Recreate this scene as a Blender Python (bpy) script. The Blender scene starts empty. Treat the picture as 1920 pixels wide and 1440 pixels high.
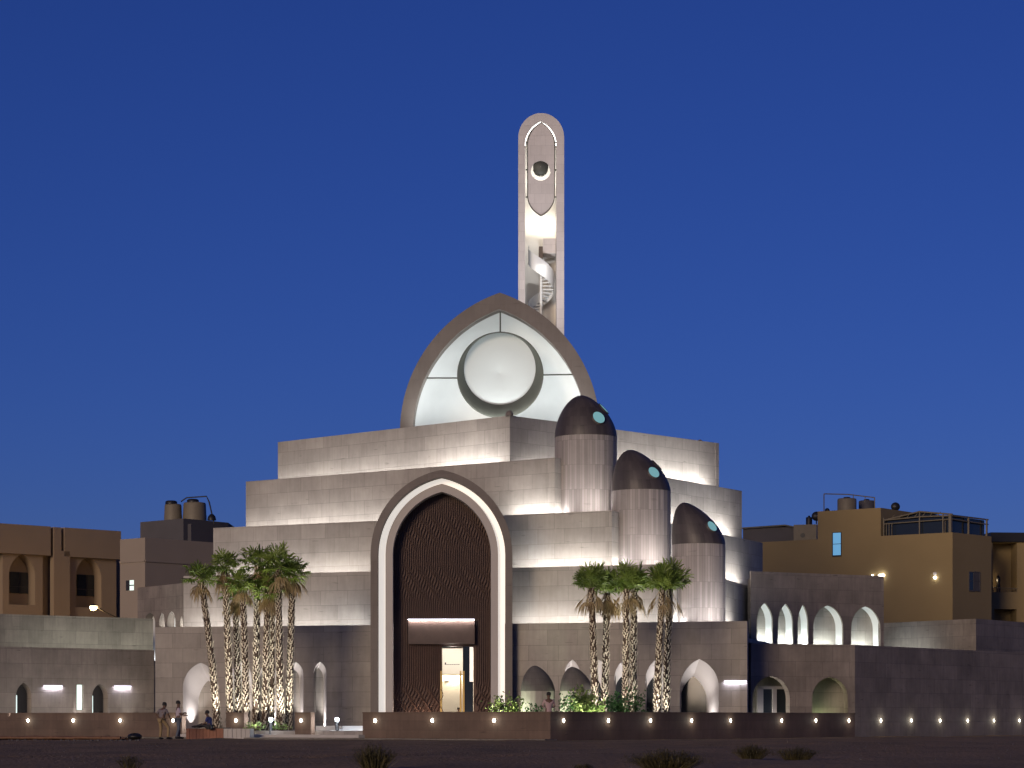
import bpy, math, random
from mathutils import Vector, Matrix, noise
from mathutils.geometry import tessellate_polygon
R = math.radians
sc = bpy.context.scene

# ---------------------------------------------------------------- camera
FPX, CX, YH, CAMZ = 4480.0, 960.0, 1349.0, 0.9      # focal length in px of the 1920 wide photo, horizon row, eye height
cd = bpy.data.cameras.new("camera"); cam = bpy.data.objects.new("camera", cd); sc.collection.objects.link(cam)
cd.sensor_width = 36; cd.lens = FPX/1920*36; cd.shift_y = (YH-720)/1920
cd.clip_start = .5; cd.clip_end = 5000
cam.location = (0, 0, CAMZ); cam.rotation_euler = (R(90), 0, 0); sc.camera = cam

# ---------------------------------------------------------------- sky, sun, exposure
SUN_AZ, SUN_EL = (-0.42, -0.91), 10.0
w = bpy.data.worlds.new("World"); sc.world = w; w.use_nodes = True
nt = w.node_tree; nt.nodes.clear()
sky = nt.nodes.new("ShaderNodeTexSky"); sky.sky_type = 'NISHITA'; sky.sun_disc = False
sky.sun_elevation = R(SUN_EL); sky.sun_rotation = math.atan2(SUN_AZ[0], SUN_AZ[1]); sky.altitude = 0
sky.air_density = 1.0; sky.dust_density = 0.0; sky.ozone_density = 6.0
tint = nt.nodes.new("ShaderNodeMix"); tint.data_type = 'RGBA'; tint.blend_type = 'MULTIPLY'; tint.inputs[0].default_value = 1
SKY_TINT = (.42, .385, .80, 1); SKY_STR = 0.072
tint.inputs[7].default_value = SKY_TINT
bg = nt.nodes.new("ShaderNodeBackground"); bg.inputs[1].default_value = SKY_STR
wo = nt.nodes.new("ShaderNodeOutputWorld")
nt.links.new(sky.outputs[0], tint.inputs[6]); nt.links.new(tint.outputs[2], bg.inputs[0]); nt.links.new(bg.outputs[0], wo.inputs[0])
sd = bpy.data.lights.new("afterglow", 'SUN'); sd.energy = 1.7; sd.angle = R(18); sd.color = (1.0, .77, .56)
so = bpy.data.objects.new("afterglow", sd); sc.collection.objects.link(so)
_d = Vector((-SUN_AZ[0], -SUN_AZ[1], -math.tan(R(SUN_EL))))
so.rotation_euler = _d.to_track_quat('-Z', 'Y').to_euler(); so.location = (-40, -30, 30)
vs = sc.view_settings; vs.view_transform = 'Standard'; vs.look = 'None'; vs.gamma = 1; vs.exposure = 0
sc.render.engine = 'CYCLES'; cy = sc.cycles
cy.use_denoising = True; cy.max_bounces = 5; cy.diffuse_bounces = 3; cy.glossy_bounces = 2; cy.sample_clamp_indirect = 3
cy.use_adaptive_sampling = True; cy.adaptive_threshold = .02

# ---------------------------------------------------------------- helpers
V = Vector
Z = V((0, 0, 1))
def at(x, y, D): return V(((x-CX)/FPX*D, D, CAMZ+(YH-y)/FPX*D))
def atz(x, y, z): return at(x, y, FPX*(z-CAMZ)/(YH-y))          # the point of height z seen at x, y
def zat(y, D): return CAMZ+(YH-y)/FPX*D
def link(o): sc.collection.objects.link(o); return o
def tag(o, label=None, cat=None, group=None, kind=None):
    if label: o['label'] = label
    if cat: o['category'] = cat
    if group: o['group'] = group
    if kind: o['kind'] = kind
    return o
def thing(name, loc, label, cat, group=None):
    o = link(bpy.data.objects.new(name, None)); o.location = loc; o.empty_display_size = .5
    return tag(o, label, cat, group)

class MB:
    def __init__(s): s.v = []; s.f = []; s.uv = []; s.mi = []; s.sm = []
    def add(s, pts, uv=None, mi=0, sm=False):
        b = len(s.v); s.v += [tuple(p) for p in pts]; s.f.append(tuple(range(b, b+len(pts)))); s.uv.append(uv); s.mi.append(mi); s.sm.append(sm)
    def grid(s, rows, closed=False, uvs=None, mi=0, sm=True):
        b = len(s.v); n = len(rows[0])
        for r in rows: s.v += [tuple(p) for p in r]
        for i in range(len(rows)-1):
            for j in range(n if closed else n-1):
                k = (j+1) % n
                s.f.append((b+i*n+j, b+i*n+k, b+(i+1)*n+k, b+(i+1)*n+j)); s.mi.append(mi); s.sm.append(sm)
                if uvs:
                    kk = j+1
                    s.uv.append([uvs(i, j), uvs(i, kk), uvs(i+1, kk), uvs(i+1, j)])
                else: s.uv.append(None)
    def obox(s, o, ex, ey, ez, mi=0):
        o, ex, ey, ez = V(o), V(ex), V(ey), V(ez)
        if ex.cross(ey).dot(ez) < 0: ex, ey = ey, ex
        c = [o, o+ex, o+ex+ey, o+ey]; d = [p+ez for p in c]
        s.add([c[3], c[2], c[1], c[0]], mi=mi); s.add(d, mi=mi)
        for i in range(4):
            j = (i+1) % 4; s.add([c[i], c[j], d[j], d[i]], mi=mi)
    def box(s, x0, x1, y0, y1, z0, z1, mi=0): s.obox((x0, y0, z0), (x1-x0, 0, 0), (0, y1-y0, 0), (0, 0, z1-z0), mi)
    def prism(s, poly, z0, z1, mi=0, top=True):
        n = len(poly)
        a = sum(poly[i][0]*poly[(i+1) % n][1]-poly[(i+1) % n][0]*poly[i][1] for i in range(n))
        if a < 0: poly = poly[::-1]
        for i in range(n):
            p, q = poly[i], poly[(i+1) % n]
            s.add([(p[0], p[1], z0), (q[0], q[1], z0), (q[0], q[1], z1), (p[0], p[1], z1)], mi=mi)
        if top: s.add([(p[0], p[1], z1) for p in poly], mi=mi)
    def tube(s, path, rad, n=8, mi=0, caps=True, sm=True):
        path = [V(p) for p in path]; rows = []
        up = V((0, 0, 1))
        for i, p in enumerate(path):
            t = (path[min(i+1, len(path)-1)]-path[max(i-1, 0)]).normalized()
            a = t.cross(up)
            if a.length < .1: a = t.cross(V((1, 0, 0)))
            a.normalize(); b = t.cross(a)
            r = rad[i] if isinstance(rad, (list, tuple)) else rad
            rows.append([p+(a*math.cos(2*math.pi*k/n)+b*math.sin(2*math.pi*k/n))*r for k in range(n)])
        s.grid(rows, True, mi=mi, sm=sm)
        if caps: s.add(rows[0], mi=mi); s.add(rows[-1][::-1], mi=mi)
    def lathe(s, c, prof, n=24, mi=0, sm=True, uv=True):
        c = V(c)
        rows = [[c+V((r*math.cos(2*math.pi*k/n), r*math.sin(2*math.pi*k/n), z)) for k in range(n)] for r, z in prof]
        R0 = max(r for r, z in prof)
        s.grid(rows, True, uvs=(lambda i, j: (2*math.pi*j/n*R0, prof[i][1])) if uv else None, mi=mi, sm=sm)
    def build(s, name, mats, parent=None, smooth=False):
        me = bpy.data.meshes.new(name); me.from_pydata(s.v, [], s.f)
        if not isinstance(mats, (list, tuple)): mats = [mats]
        for m in mats: me.materials.append(m)
        me.polygons.foreach_set('material_index', s.mi)
        me.polygons.foreach_set('use_smooth', s.sm)
        me.update()
        ul = me.uv_layers.new(name='UVMap').data
        for p, cu in zip(me.polygons, s.uv):
            if cu:
                for k, li in enumerate(p.loop_indices): ul[li].uv = cu[k]
            else:
                n = p.normal
                if abs(n.z) > .75:
                    for li in p.loop_indices: c = me.vertices[me.loops[li].vertex_index].co; ul[li].uv = (c.x, c.y)
                else:
                    t = V((-n.y, n.x, 0)).normalized()
                    for li in p.loop_indices: c = me.vertices[me.loops[li].vertex_index].co; ul[li].uv = (c.dot(t), c.z)
        o = link(bpy.data.objects.new(name, me))
        if parent:
            o.parent = parent
            if parent.type == 'EMPTY' and not parent.get('local'): o.location = -V(parent.location)
        return o

class Frame:                       # a wall's own axes: u along it, z up, n out of it
    def __init__(s, a, b):
        s.o = V((a[0], a[1], 0)); d = V((b[0]-a[0], b[1]-a[1], 0)); s.L = d.length; s.u = d.normalized()
        s.n = V((s.u.y, -s.u.x, 0))
    def p(s, u, z, n=0): return s.o+s.u*u+s.n*n+Z*z
    def px(s, x, y, n=0):          # u, z where a photographed point lies on the plane at offset n
        o = s.o+s.n*n; r = V(((x-CX)/FPX, 1, (YH-y)/FPX))
        t = (o-V((0, 0, CAMZ))).dot(s.n)/r.dot(s.n); q = V((0, 0, CAMZ))+r*t
        return (q-s.o).dot(s.u), q.z
    def u_(s, x, n=0): return s.px(x, YH, n)[0]
    def z_(s, x, y, n=0): return s.px(x, y, n)[1]

def arch(c, w, zs, za, zb, n=14):    # outline of a pointed arch, bottom left over the apex to bottom right
    h = max(za-zs, .01); pts = [(c-w, zb)]
    if h >= w:
        Rr = (w*w+h*h)/(2*w); f = lambda t: math.sqrt(max(Rr*Rr-(t*h)**2, 0))-(Rr-w)
    else:
        f = lambda t: w*(1-t**1.9)**.56
    side = []
    for i in range(n+1):
        t = math.sin(i/n*math.pi/2)**.9; side.append((f(t), zs+h*t))
    pts += [(c-a, b) for a, b in side]
    pts += [(c+a, b) for a, b in side[:-1][::-1]]
    pts.append((c+w, zb)); return pts

def plate(mb, fr, outer, holes, n1, n0, mi=0, back=True, edges=True, hole_edges=True):
    """flat slab in frame fr between offsets n1 (front) and n0 (back), with openings"""
    loops = [outer]+holes
    tris = tessellate_polygon([[V((a, b, 0)) for a, b in lp] for lp in loops])
    flat = [p for lp in loops for p in lp]
    for t in tris:
        a, b, c = [flat[i] for i in t]
        if (b[0]-a[0])*(c[1]-a[1])-(c[0]-a[0])*(b[1]-a[1]) < 0: b, c = c, b
        mb.add([fr.p(*a, n1), fr.p(*b, n1), fr.p(*c, n1)], uv=[a, b, c], mi=mi)
        if back: mb.add([fr.p(*c, n0), fr.p(*b, n0), fr.p(*a, n0)], uv=[c, b, a], mi=mi)
    for k, lp in enumerate(loops):
        if (k == 0 and not edges) or (k and not hole_edges): continue
        s = 0; n = len(lp)
        area = sum(lp[i][0]*lp[(i+1) % n][1]-lp[(i+1) % n][0]*lp[i][1] for i in range(n))
        for i in range(n):
            a, b = lp[i], lp[(i+1) % n]; L = math.hypot(b[0]-a[0], b[1]-a[1])
            q = [fr.p(*a, n1), fr.p(*a, n0), fr.p(*b, n0), fr.p(*b, n1)]; uv = [(n1, s), (n0, s), (n0, s+L), (n1, s+L)]
            if (area > 0) == (k > 0): q = q[::-1]; uv = uv[::-1]
            mb.add(q, uv=uv, mi=mi); s += L
def loft(mb, A, B, mi=0, flip=False, sm=True):
    s = 0
    for i in range(len(A)-1):
        L = (V(A[i+1])-V(A[i])).length
        q = [A[i], B[i], B[i+1], A[i+1]]; uv = [(0, s), (1, s), (1, s+L), (0, s+L)]
        if flip: q = q[::-1]; uv = uv[::-1]
        mb.add(q, uv=uv, mi=mi, sm=sm); s += L
def rect(u0, u1, z0, z1): return [(u0, z0), (u1, z0), (u1, z1), (u0, z1)]

def area(loc, to, sx, sy, power, col=(1, .95, .88), along=None, spread=180, name='uplight'):
    ld = bpy.data.lights.new(name, 'AREA'); ld.shape = 'RECTANGLE'; ld.size = sx; ld.size_y = sy; ld.energy = power; ld.color = col; ld.spread = R(spread)
    o = link(bpy.data.objects.new(name, ld)); o.location = loc
    zz = -V(to).normalized(); xx = V(along if along else (1, 0, 0)); xx = (xx-zz*xx.dot(zz)).normalized(); yy = zz.cross(xx)
    o.rotation_euler = Matrix((xx, yy, zz)).transposed().to_euler(); return o
def spot(loc, to, power, col=(1, .93, .8), angle=70, size=.08, name='garden_uplight'):
    ld = bpy.data.lights.new(name, 'SPOT'); ld.energy = power; ld.color = col; ld.spot_size = R(angle); ld.spot_blend = .7; ld.shadow_soft_size = size
    o = link(bpy.data.objects.new(name, ld)); o.location = loc; o.rotation_euler = V(to).to_track_quat('-Z', 'Y').to_euler(); return o
def point(loc, power, col, size=.05, name='lamp_glow'):
    ld = bpy.data.lights.new(name, 'POINT'); ld.energy = power; ld.color = col; ld.shadow_soft_size = size
    o = link(bpy.data.objects.new(name, ld)); o.location = loc; return o
def strip(fr, u0, u1, z, power, n=.28, col=(1, .965, .95), lean=.55):
    """LED line lying behind a parapet, washing up the wall of frame fr"""
    L = u1-u0
    return area(fr.p((u0+u1)/2, z, n), Z-fr.n*lean, L, .08, power*L, col, along=fr.u, name='led_strip')

# ---------------------------------------------------------------- materials
def new_mat(name):
    m = bpy.data.materials.new(name); m.use_nodes = True; n = m.node_tree.nodes; l = m.node_tree.links
    return m, n, l, n['Principled BSDF']
def stone(name, col, bw=1.55, bh=.77, var=.1, mortar=.018, rough=.75, bump=.25, stain=.25, jd=.55, off=.37):
    m, n, l, b = new_mat(name); b.inputs['Roughness'].default_value = rough
    uv = n.new('ShaderNodeUVMap')
    br = n.new('ShaderNodeTexBrick'); br.inputs['Scale'].default_value = 1
    br.inputs['Brick Width'].default_value = bw; br.inputs['Row Height'].default_value = bh
    br.inputs['Mortar Size'].default_value = mortar/2; br.inputs['Mortar Smooth'].default_value = .3; br.inputs['Bias'].default_value = 0
    br.offset = off; br.offset_frequency = 2
    br.inputs['Color1'].default_value = (*[c*(1-var) for c in col], 1); br.inputs['Color2'].default_value = (*[min(c*(1+var), 1) for c in col], 1)
    br.inputs['Mortar'].default_value = (*[c*jd for c in col], 1)
    l.new(uv.outputs[0], br.inputs['Vector'])
    tc = n.new('ShaderNodeTexCoord')
    ns = n.new('ShaderNodeTexNoise'); ns.inputs['Scale'].default_value = .45; ns.inputs['Detail'].default_value = 7; ns.inputs['Roughness'].default_value = .65
    l.new(tc.outputs['Object'], ns.inputs['Vector'])
    mr = n.new('ShaderNodeMapRange'); mr.inputs[1].default_value = .3; mr.inputs[2].default_value = .7; mr.inputs[3].default_value = 1-stain; mr.inputs[4].default_value = 1+stain*.4
    l.new(ns.outputs[0], mr.inputs[0])
    # fine streaks running down the face
    mp = n.new('ShaderNodeMapping'); mp.inputs['Scale'].default_value = (5, 5, .6); l.new(tc.outputs['Object'], mp.inputs[0])
    n2 = n.new('ShaderNodeTexNoise'); n2.inputs['Scale'].default_value = 1.2; n2.inputs['Detail'].default_value = 5; l.new(mp.outputs[0], n2.inputs['Vector'])
    m2 = n.new('ShaderNodeMapRange'); m2.inputs[1].default_value = .25; m2.inputs[2].default_value = .75; m2.inputs[3].default_value = 1-stain*.45; m2.inputs[4].default_value = 1+stain*.2
    l.new(n2.outputs[0], m2.inputs[0])
    mu = n.new('ShaderNodeMath'); mu.operation = 'MULTIPLY'; l.new(mr.outputs[0], mu.inputs[0]); l.new(m2.outputs[0], mu.inputs[1])
    vm = n.new('ShaderNodeVectorMath'); vm.operation = 'SCALE'; l.new(br.outputs[0], vm.inputs[0]); l.new(mu.outputs[0], vm.inputs['Scale'])
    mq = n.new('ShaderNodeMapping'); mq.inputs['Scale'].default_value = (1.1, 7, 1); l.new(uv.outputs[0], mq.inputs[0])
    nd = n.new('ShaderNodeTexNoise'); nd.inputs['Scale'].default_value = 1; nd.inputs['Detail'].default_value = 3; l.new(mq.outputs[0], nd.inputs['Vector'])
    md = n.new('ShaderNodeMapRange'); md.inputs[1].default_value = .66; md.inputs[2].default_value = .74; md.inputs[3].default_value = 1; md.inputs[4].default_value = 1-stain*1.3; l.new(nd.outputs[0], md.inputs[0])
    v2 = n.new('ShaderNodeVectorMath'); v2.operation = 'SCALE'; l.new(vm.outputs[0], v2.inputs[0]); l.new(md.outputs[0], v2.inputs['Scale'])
    l.new(v2.outputs[0], b.inputs['Base Color'])
    # panels sit slightly out of true: a second brick pattern as height
    sub = n.new('ShaderNodeMath'); sub.operation = 'SUBTRACT'; sub.inputs[0].default_value = 1; l.new(br.outputs['Fac'], sub.inputs[1])
    n3 = n.new('ShaderNodeTexNoise'); n3.inputs['Scale'].default_value = 1.6; n3.inputs['Detail'].default_value = 4; l.new(tc.outputs['Object'], n3.inputs['Vector'])
    ad = n.new('ShaderNodeMath'); ad.operation = 'ADD'; l.new(sub.outputs[0], ad.inputs[0]); l.new(n3.outputs[0], ad.inputs[1])
    bp = n.new('ShaderNodeBump'); bp.inputs['Strength'].default_value = bump; bp.inputs['Distance'].default_value = .05; l.new(ad.outputs[0], bp.inputs['Height'])
    l.new(bp.outputs[0], b.inputs['Normal'])
    return m
def plain(name, col, rough=.7, metal=0, var=.15, scale=3, bump=0, spec=.5):
    m, n, l, b = new_mat(name); b.inputs['Roughness'].default_value = rough; b.inputs['Metallic'].default_value = metal
    b.inputs['Specular IOR Level'].default_value = spec
    tc = n.new('ShaderNodeTexCoord'); ns = n.new('ShaderNodeTexNoise'); ns.inputs['Scale'].default_value = scale; ns.inputs['Detail'].default_value = 6
    l.new(tc.outputs['Object'], ns.inputs['Vector'])
    mx = n.new('ShaderNodeMix'); mx.data_type = 'RGBA'; mx.inputs[6].default_value = (*[c*(1-var) for c in col], 1); mx.inputs[7].default_value = (*[min(1, c*(1+var)) for c in col], 1)
    l.new(ns.outputs[0], mx.inputs[0]); l.new(mx.outputs[2], b.inputs['Base Color'])
    if bump:
        bp = n.new('ShaderNodeBump'); bp.inputs['Strength'].default_value = bump; bp.inputs['Distance'].default_value = .03; l.new(ns.outputs[0], bp.inputs['Height']); l.new(bp.outputs[0], b.inputs['Normal'])
    return m
def glow(name, col, s):
    m, n, l, b = new_mat(name); b.inputs['Base Color'].default_value = (*col, 1); b.inputs['Emission Color'].default_value = (*col, 1); b.inputs['Emission Strength'].default_value = s
    return m
def leafmat(name, c1, c2, scale=1.5, trans=.25):
    m, n, l, b = new_mat(name); b.inputs['Roughness'].default_value = .5
    gi = n.new('ShaderNodeTexCoord'); ns = n.new('ShaderNodeTexNoise'); ns.inputs['Scale'].default_value = scale; ns.inputs['Detail'].default_value = 4
    l.new(gi.outputs['Object'], ns.inputs['Vector'])
    cr = n.new('ShaderNodeValToRGB'); cr.color_ramp.elements[0].position = .35; cr.color_ramp.elements[1].position = .65
    cr.color_ramp.elements[0].color = (*c1, 1); cr.color_ramp.elements[1].color = (*c2, 1)
    l.new(ns.outputs[0], cr.inputs[0]); l.new(cr.outputs[0], b.inputs['Base Color'])
    tb = n.new('ShaderNodeBsdfTranslucent'); l.new(cr.outputs[0], tb.inputs[0]); mx = n.new('ShaderNodeMixShader'); mx.inputs[0].default_value = trans
    l.new(b.outputs[0], mx.inputs[1]); l.new(tb.outputs[0], mx.inputs[2]); l.new(mx.outputs[0], n['Material Output'].inputs[0])
    return m

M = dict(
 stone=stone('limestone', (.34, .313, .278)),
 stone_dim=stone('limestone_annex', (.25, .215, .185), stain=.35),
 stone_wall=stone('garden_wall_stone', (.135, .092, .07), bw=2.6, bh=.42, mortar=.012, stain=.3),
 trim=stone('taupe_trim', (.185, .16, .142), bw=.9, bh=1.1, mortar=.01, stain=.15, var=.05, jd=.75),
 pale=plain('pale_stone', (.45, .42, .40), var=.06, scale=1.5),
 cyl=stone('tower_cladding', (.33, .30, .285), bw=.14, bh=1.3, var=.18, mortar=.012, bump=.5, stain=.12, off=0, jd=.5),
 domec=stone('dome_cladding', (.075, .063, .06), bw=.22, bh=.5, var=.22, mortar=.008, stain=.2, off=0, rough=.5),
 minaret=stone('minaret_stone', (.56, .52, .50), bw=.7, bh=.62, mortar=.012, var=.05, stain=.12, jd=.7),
 white=plain('white_plaster', (.66, .68, .68), var=.10, scale=.9),
 disc=plain('disc_panel', (.50, .54, .535), var=.05, scale=.5), cone=plain('crescent_metal', (.075, .08, .066), rough=.6, var=.25, scale=1.2),
 bronze=plain('bronze', (.075, .042, .03), rough=.45, metal=.35, var=.3, scale=4),
 canopy=plain('canopy_bronze', (.06, .037, .03), rough=.6, var=.35, scale=3), copper=plain('copper', (.085, .048, .034), rough=.4, metal=.6, var=.3, scale=5),
 dark=plain('dark_metal', (.03, .03, .032), rough=.5),
 darkroom=plain('dark_interior', (.03, .026, .024), rough=.8),
 gold=plain('brass', (.55, .38, .13), rough=.35, metal=.7),
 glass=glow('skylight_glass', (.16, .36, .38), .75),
 darkglass=plain('dark_glass', (.02, .025, .03), rough=.12, var=.1),
 render_tan=plain('tan_render', (.25, .19, .13), var=.08, scale=.6, bump=.1, rough=.9),
 render_tan2=plain('beige_render', (.30, .25, .20), var=.08, scale=.6, bump=.1, rough=.9),
 ochre=plain('ochre_render', (.27, .20, .095), var=.1, scale=.5, bump=.1, rough=.9),
 roofgrey=plain('roof_block', (.085, .08, .085), var=.2, scale=.7, rough=.9),
 tank=plain('tank_plastic', (.17, .145, .10), rough=.6, var=.2),
 black=plain('black_paint', (.012, .012, .013), rough=.5),
 kerb=plain('kerb_concrete', (.42, .40, .38), var=.15, scale=2),
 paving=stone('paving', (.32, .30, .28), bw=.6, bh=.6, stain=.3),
 gloww=glow('lamp_lens', (1, .97, .86), 12), glowm=glow('cove_strip', (1, .97, .93), 5), glowc=glow('painted_glow', (1, .93, .84), .66), glowcool=glow('cool_strip', (.86, .84, 1), 2.2),  # glowc: emission imitating lit plaster and a reflection on the door
 glowsod=glow('sodium_lens', (1, .72, .35), 25), bluewin=glow('blue_window', (.16, .45, .75), .55), winwhite=glow('lit_window', (.75, .92, .85), .9),
 room=plain('room_white', (.75, .72, .66), var=.04),
 bark=plain('palm_bark', (.07, .045, .03), rough=.9, var=.4, scale=14), boot=plain('palm_boot', (.50, .43, .33), rough=.85, var=.35, scale=9),
 frond=leafmat('palm_frond', (.07, .125, .015), (.24, .33, .06), 1.4), dead=leafmat('dead_frond', (.22, .15, .07), (.42, .32, .17), 2.5),
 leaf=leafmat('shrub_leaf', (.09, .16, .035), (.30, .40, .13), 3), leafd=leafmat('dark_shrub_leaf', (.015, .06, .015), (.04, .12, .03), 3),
 twig=leafmat('dry_twig', (.05, .045, .02), (.11, .09, .035), 4, .1),
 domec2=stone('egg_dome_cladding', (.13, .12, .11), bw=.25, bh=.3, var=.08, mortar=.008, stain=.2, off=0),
 rust=plain('rusty_pipe', (.16, .085, .05), rough=.8, var=.5, scale=6, bump=.4), redstone=plain('red_stone', (.25, .115, .075), rough=.8, var=.2, scale=6),
 glowb=glow('bollard_lens', (.85, .93, 1), 40),
 skin=plain('skin', (.11, .06, .04), rough=.6), hair=plain('hair', (.008, .007, .007), rough=.7),
)

def sand():
    m, n, l, b = new_mat('sand'); b.inputs['Roughness'].default_value = .95
    tc = n.new('ShaderNodeTexCoord')
    mp = n.new('ShaderNodeMapping'); mp.inputs['Scale'].default_value = (1, .35, 1); l.new(tc.outputs['Object'], mp.inputs[0])
    a = n.new('ShaderNodeTexNoise'); a.inputs['Scale'].default_value = .35; a.inputs['Detail'].default_value = 9; a.inputs['Roughness'].default_value = .7; l.new(mp.outputs[0], a.inputs['Vector'])
    cr = n.new('ShaderNodeValToRGB'); cr.color_ramp.elements[0].position = .3; cr.color_ramp.elements[0].color = (.15, .095, .042, 1)
    cr.color_ramp.elements[1].position = .72; cr.color_ramp.elements[1].color = (.34, .215, .10, 1); l.new(a.outputs[0], cr.inputs[0])
    v = n.new('ShaderNodeTexNoise'); v.inputs['Scale'].default_value = 9; v.inputs['Detail'].default_value = 6; l.new(tc.outputs['Object'], v.inputs['Vector'])
    mr = n.new('ShaderNodeMapRange'); mr.inputs[1].default_value = .35; mr.inputs[2].default_value = .7; mr.inputs[3].default_value = .7; mr.inputs[4].default_value = 1.15; l.new(v.outputs[0], mr.inputs[0])
    vm = n.new('ShaderNodeVectorMath'); vm.operation = 'SCALE'; l.new(cr.outputs[0], vm.inputs[0]); l.new(mr.outputs[0], vm.inputs['Scale']); l.new(vm.outputs[0], b.inputs['Base Color'])
    bp = n.new('ShaderNodeBump'); bp.inputs['Strength'].default_value = .8; bp.inputs['Distance'].default_value = .12; l.new(v.outputs[0], bp.inputs['Height']); l.new(bp.outputs[0], b.inputs['Normal'])
    return m
M['sand'] = sand()

# ---------------------------------------------------------------- ground
g = MB(); g.box(-900, 900, -60, 2500, -1.2, -.35); tag(g.build('ground_base', M['sand']), kind='structure')
g = MB(); rows = []
xs = [-400, -250, -150, -90, -60]+[-45+i*.6 for i in range(151)]+[60, 90, 150, 250, 400]
ys = [-20, 5, 15, 25]+[30+i*.35 for i in range(330)]+[160, 200, 300, 500, 900]
for y in ys:
    r = []
    for x in xs:
        h = 0
        if 28 < y < 146 and abs(x) < 46:
            h = .09*noise.noise(V((x*.25, y*.12, 1)))+.05*noise.noise(V((x*.9, y*.5, 4)))+.02*noise.noise(V((x*2.5, y*1.5, 9)))-.02
            if y > 92: h *= .45
            for q in (0, 1.7):
                yy = 62+q+x*.22+2.5*math.sin(x*.07); h -= .07*math.exp(-((y-yy)/.3)**2)
                yy = 88+q-x*.12+1.5*math.sin(x*.11); h -= .06*math.exp(-((y-yy)/.3)**2)
            h += .10*max(0, noise.noise(V((x*.5, y*.35, 20)))-.25)
        r.append((x, y, h))
    rows.append(r)
g.grid(rows); tag(g.build('ground', M['sand']), 'bare sandy ground in front of the mosque', kind='structure')

# plot corner and the two street sides of the garden wall
NC = V(((1032-CX)/FPX*103, 103, 0)); DL = V((-26.15, 18, 0)); DR = V((27.4, 33.8, 0))
LEFT_END = NC+DL*1.12; RIGHT_END = NC+DR*1.06
FL = Frame(LEFT_END, NC)            # left street side, normal faces the street
FR = Frame(NC, RIGHT_END)
# raised court behind the wall, two steps and the kerb
def wallpt(fr, x, n=0): u = fr.u_(x, n); return fr.p(u, 0, n)
m = MB(); m.prism([tuple(p)[:2] for p in (FL.p(0, 0, -.3), FL.p(FL.L-.2, 0, -.3), FR.p(FR.L, 0, -.3), (34, 175, 0), (-30, 175, 0))], -.3, .37)
tag(m.build('court_paving', M['paving']), 'raised stone paved court around the mosque', kind='structure')
m = MB(); u0, u1 = FL.u_(346), FL.u_(684)
m.obox(FL.p(u0, -.2, -.3), FL.u*(u1-u0), FL.n*.75, Z*.4)
m.obox(FL.p(u0, -.2, .45), FL.u*(u1-u0), FL.n*.4, Z*.27); tag(m.build('entrance_step', M['kerb']), kind='structure')
m = MB(); u0, u1 = FL.u_(252), FL.L+.9
m.obox(FL.p(u0, -.3, .85), FL.u*(u1-u0), FL.n*.9, Z*.36); tag(m.build('pavement', M['kerb']), kind='structure')

# ---------------------------------------------------------------- garden wall with its lamps
WH = .9+12/FPX*103
def wall_run(fr, x0, x1, ztop, lamps, label, ufix=None, th=.28, mat='stone_wall', cap=True):
    u0, u1 = ufix if ufix else (fr.u_(x0), fr.u_(x1))
    r = thing('garden_wall', fr.p((u0+u1)/2, 0), label, 'wall', 'garden wall along the street')
    m = MB(); m.obox(fr.p(u0, -.3, -th), fr.u*(u1-u0), fr.n*th, Z*(ztop+.3)); m.build('wall', M[mat], r)
    if cap:
        m = MB(); m.obox(fr.p(u0-.004, ztop, -th-.02), fr.u*(u1-u0+.008), fr.n*(th+.045), Z*.06); m.build('coping', M[mat], r)
    for x in lamps:
        u = fr.u_(x); z = fr.z_(x, 1351)
        l = MB(); c = fr.p(u, z, .012)
        ring = [c+(fr.u*math.cos(a)+Z*math.sin(a))*.115 for a in [i*math.pi/8 for i in range(16)]]
        ring2 = [c+fr.n*.02+(fr.u*math.cos(a)+Z*math.sin(a))*.085 for a in [i*math.pi/8 for i in range(16)]]
        l.grid([ring, ring2], True); lp = l.build('wall_lamp', M['dark'], r)
        l = MB(); l.add([p-fr.n*.008 for p in ring2][::-1]); l.add([p-fr.n*.008 for p in ring2]); l.build('lens', M['gloww'], lp)
        point(fr.p(u, z, .2), 4.0*(.7+.6*((x*7) % 11)/11), (1, .95, .78), .06)
    return r
wall_run(FL, 0, 341, WH, [53, 138, 226, 325], 'long brown stone garden wall at the far left, with four round lamps and pipes lying before it', (0, FL.u_(341)))
wall_run(FL, 424, 458, WH, [443], 'short garden wall pier behind the stone bench, one round lamp in it')
wall_run(FL, 553, 583, WH, [565], 'short free garden wall pier between the two lit bollards')
wall_run(FL, 680, 1032, WH, [704, 811, 927], 'brown stone garden wall in front of the tall portal, three round lamps', (FL.u_(680), FL.L))
uc = FR.u_(1603)
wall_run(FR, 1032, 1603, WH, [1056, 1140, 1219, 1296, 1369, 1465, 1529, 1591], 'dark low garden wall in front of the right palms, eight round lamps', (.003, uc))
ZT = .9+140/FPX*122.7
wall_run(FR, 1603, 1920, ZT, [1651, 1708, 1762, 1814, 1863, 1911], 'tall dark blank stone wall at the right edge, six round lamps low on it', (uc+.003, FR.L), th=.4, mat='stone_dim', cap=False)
# white lit end faces come from lamps set in the gaps
for x in (350, 467, 592):
    p = FL.p(FL.u_(x)+.35, .75, -.25); area(p+Z*.0, -FL.u, .3, .5, 10, (1, .97, .93), along=FL.n, name='gap_lamp', spread=120)

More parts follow.
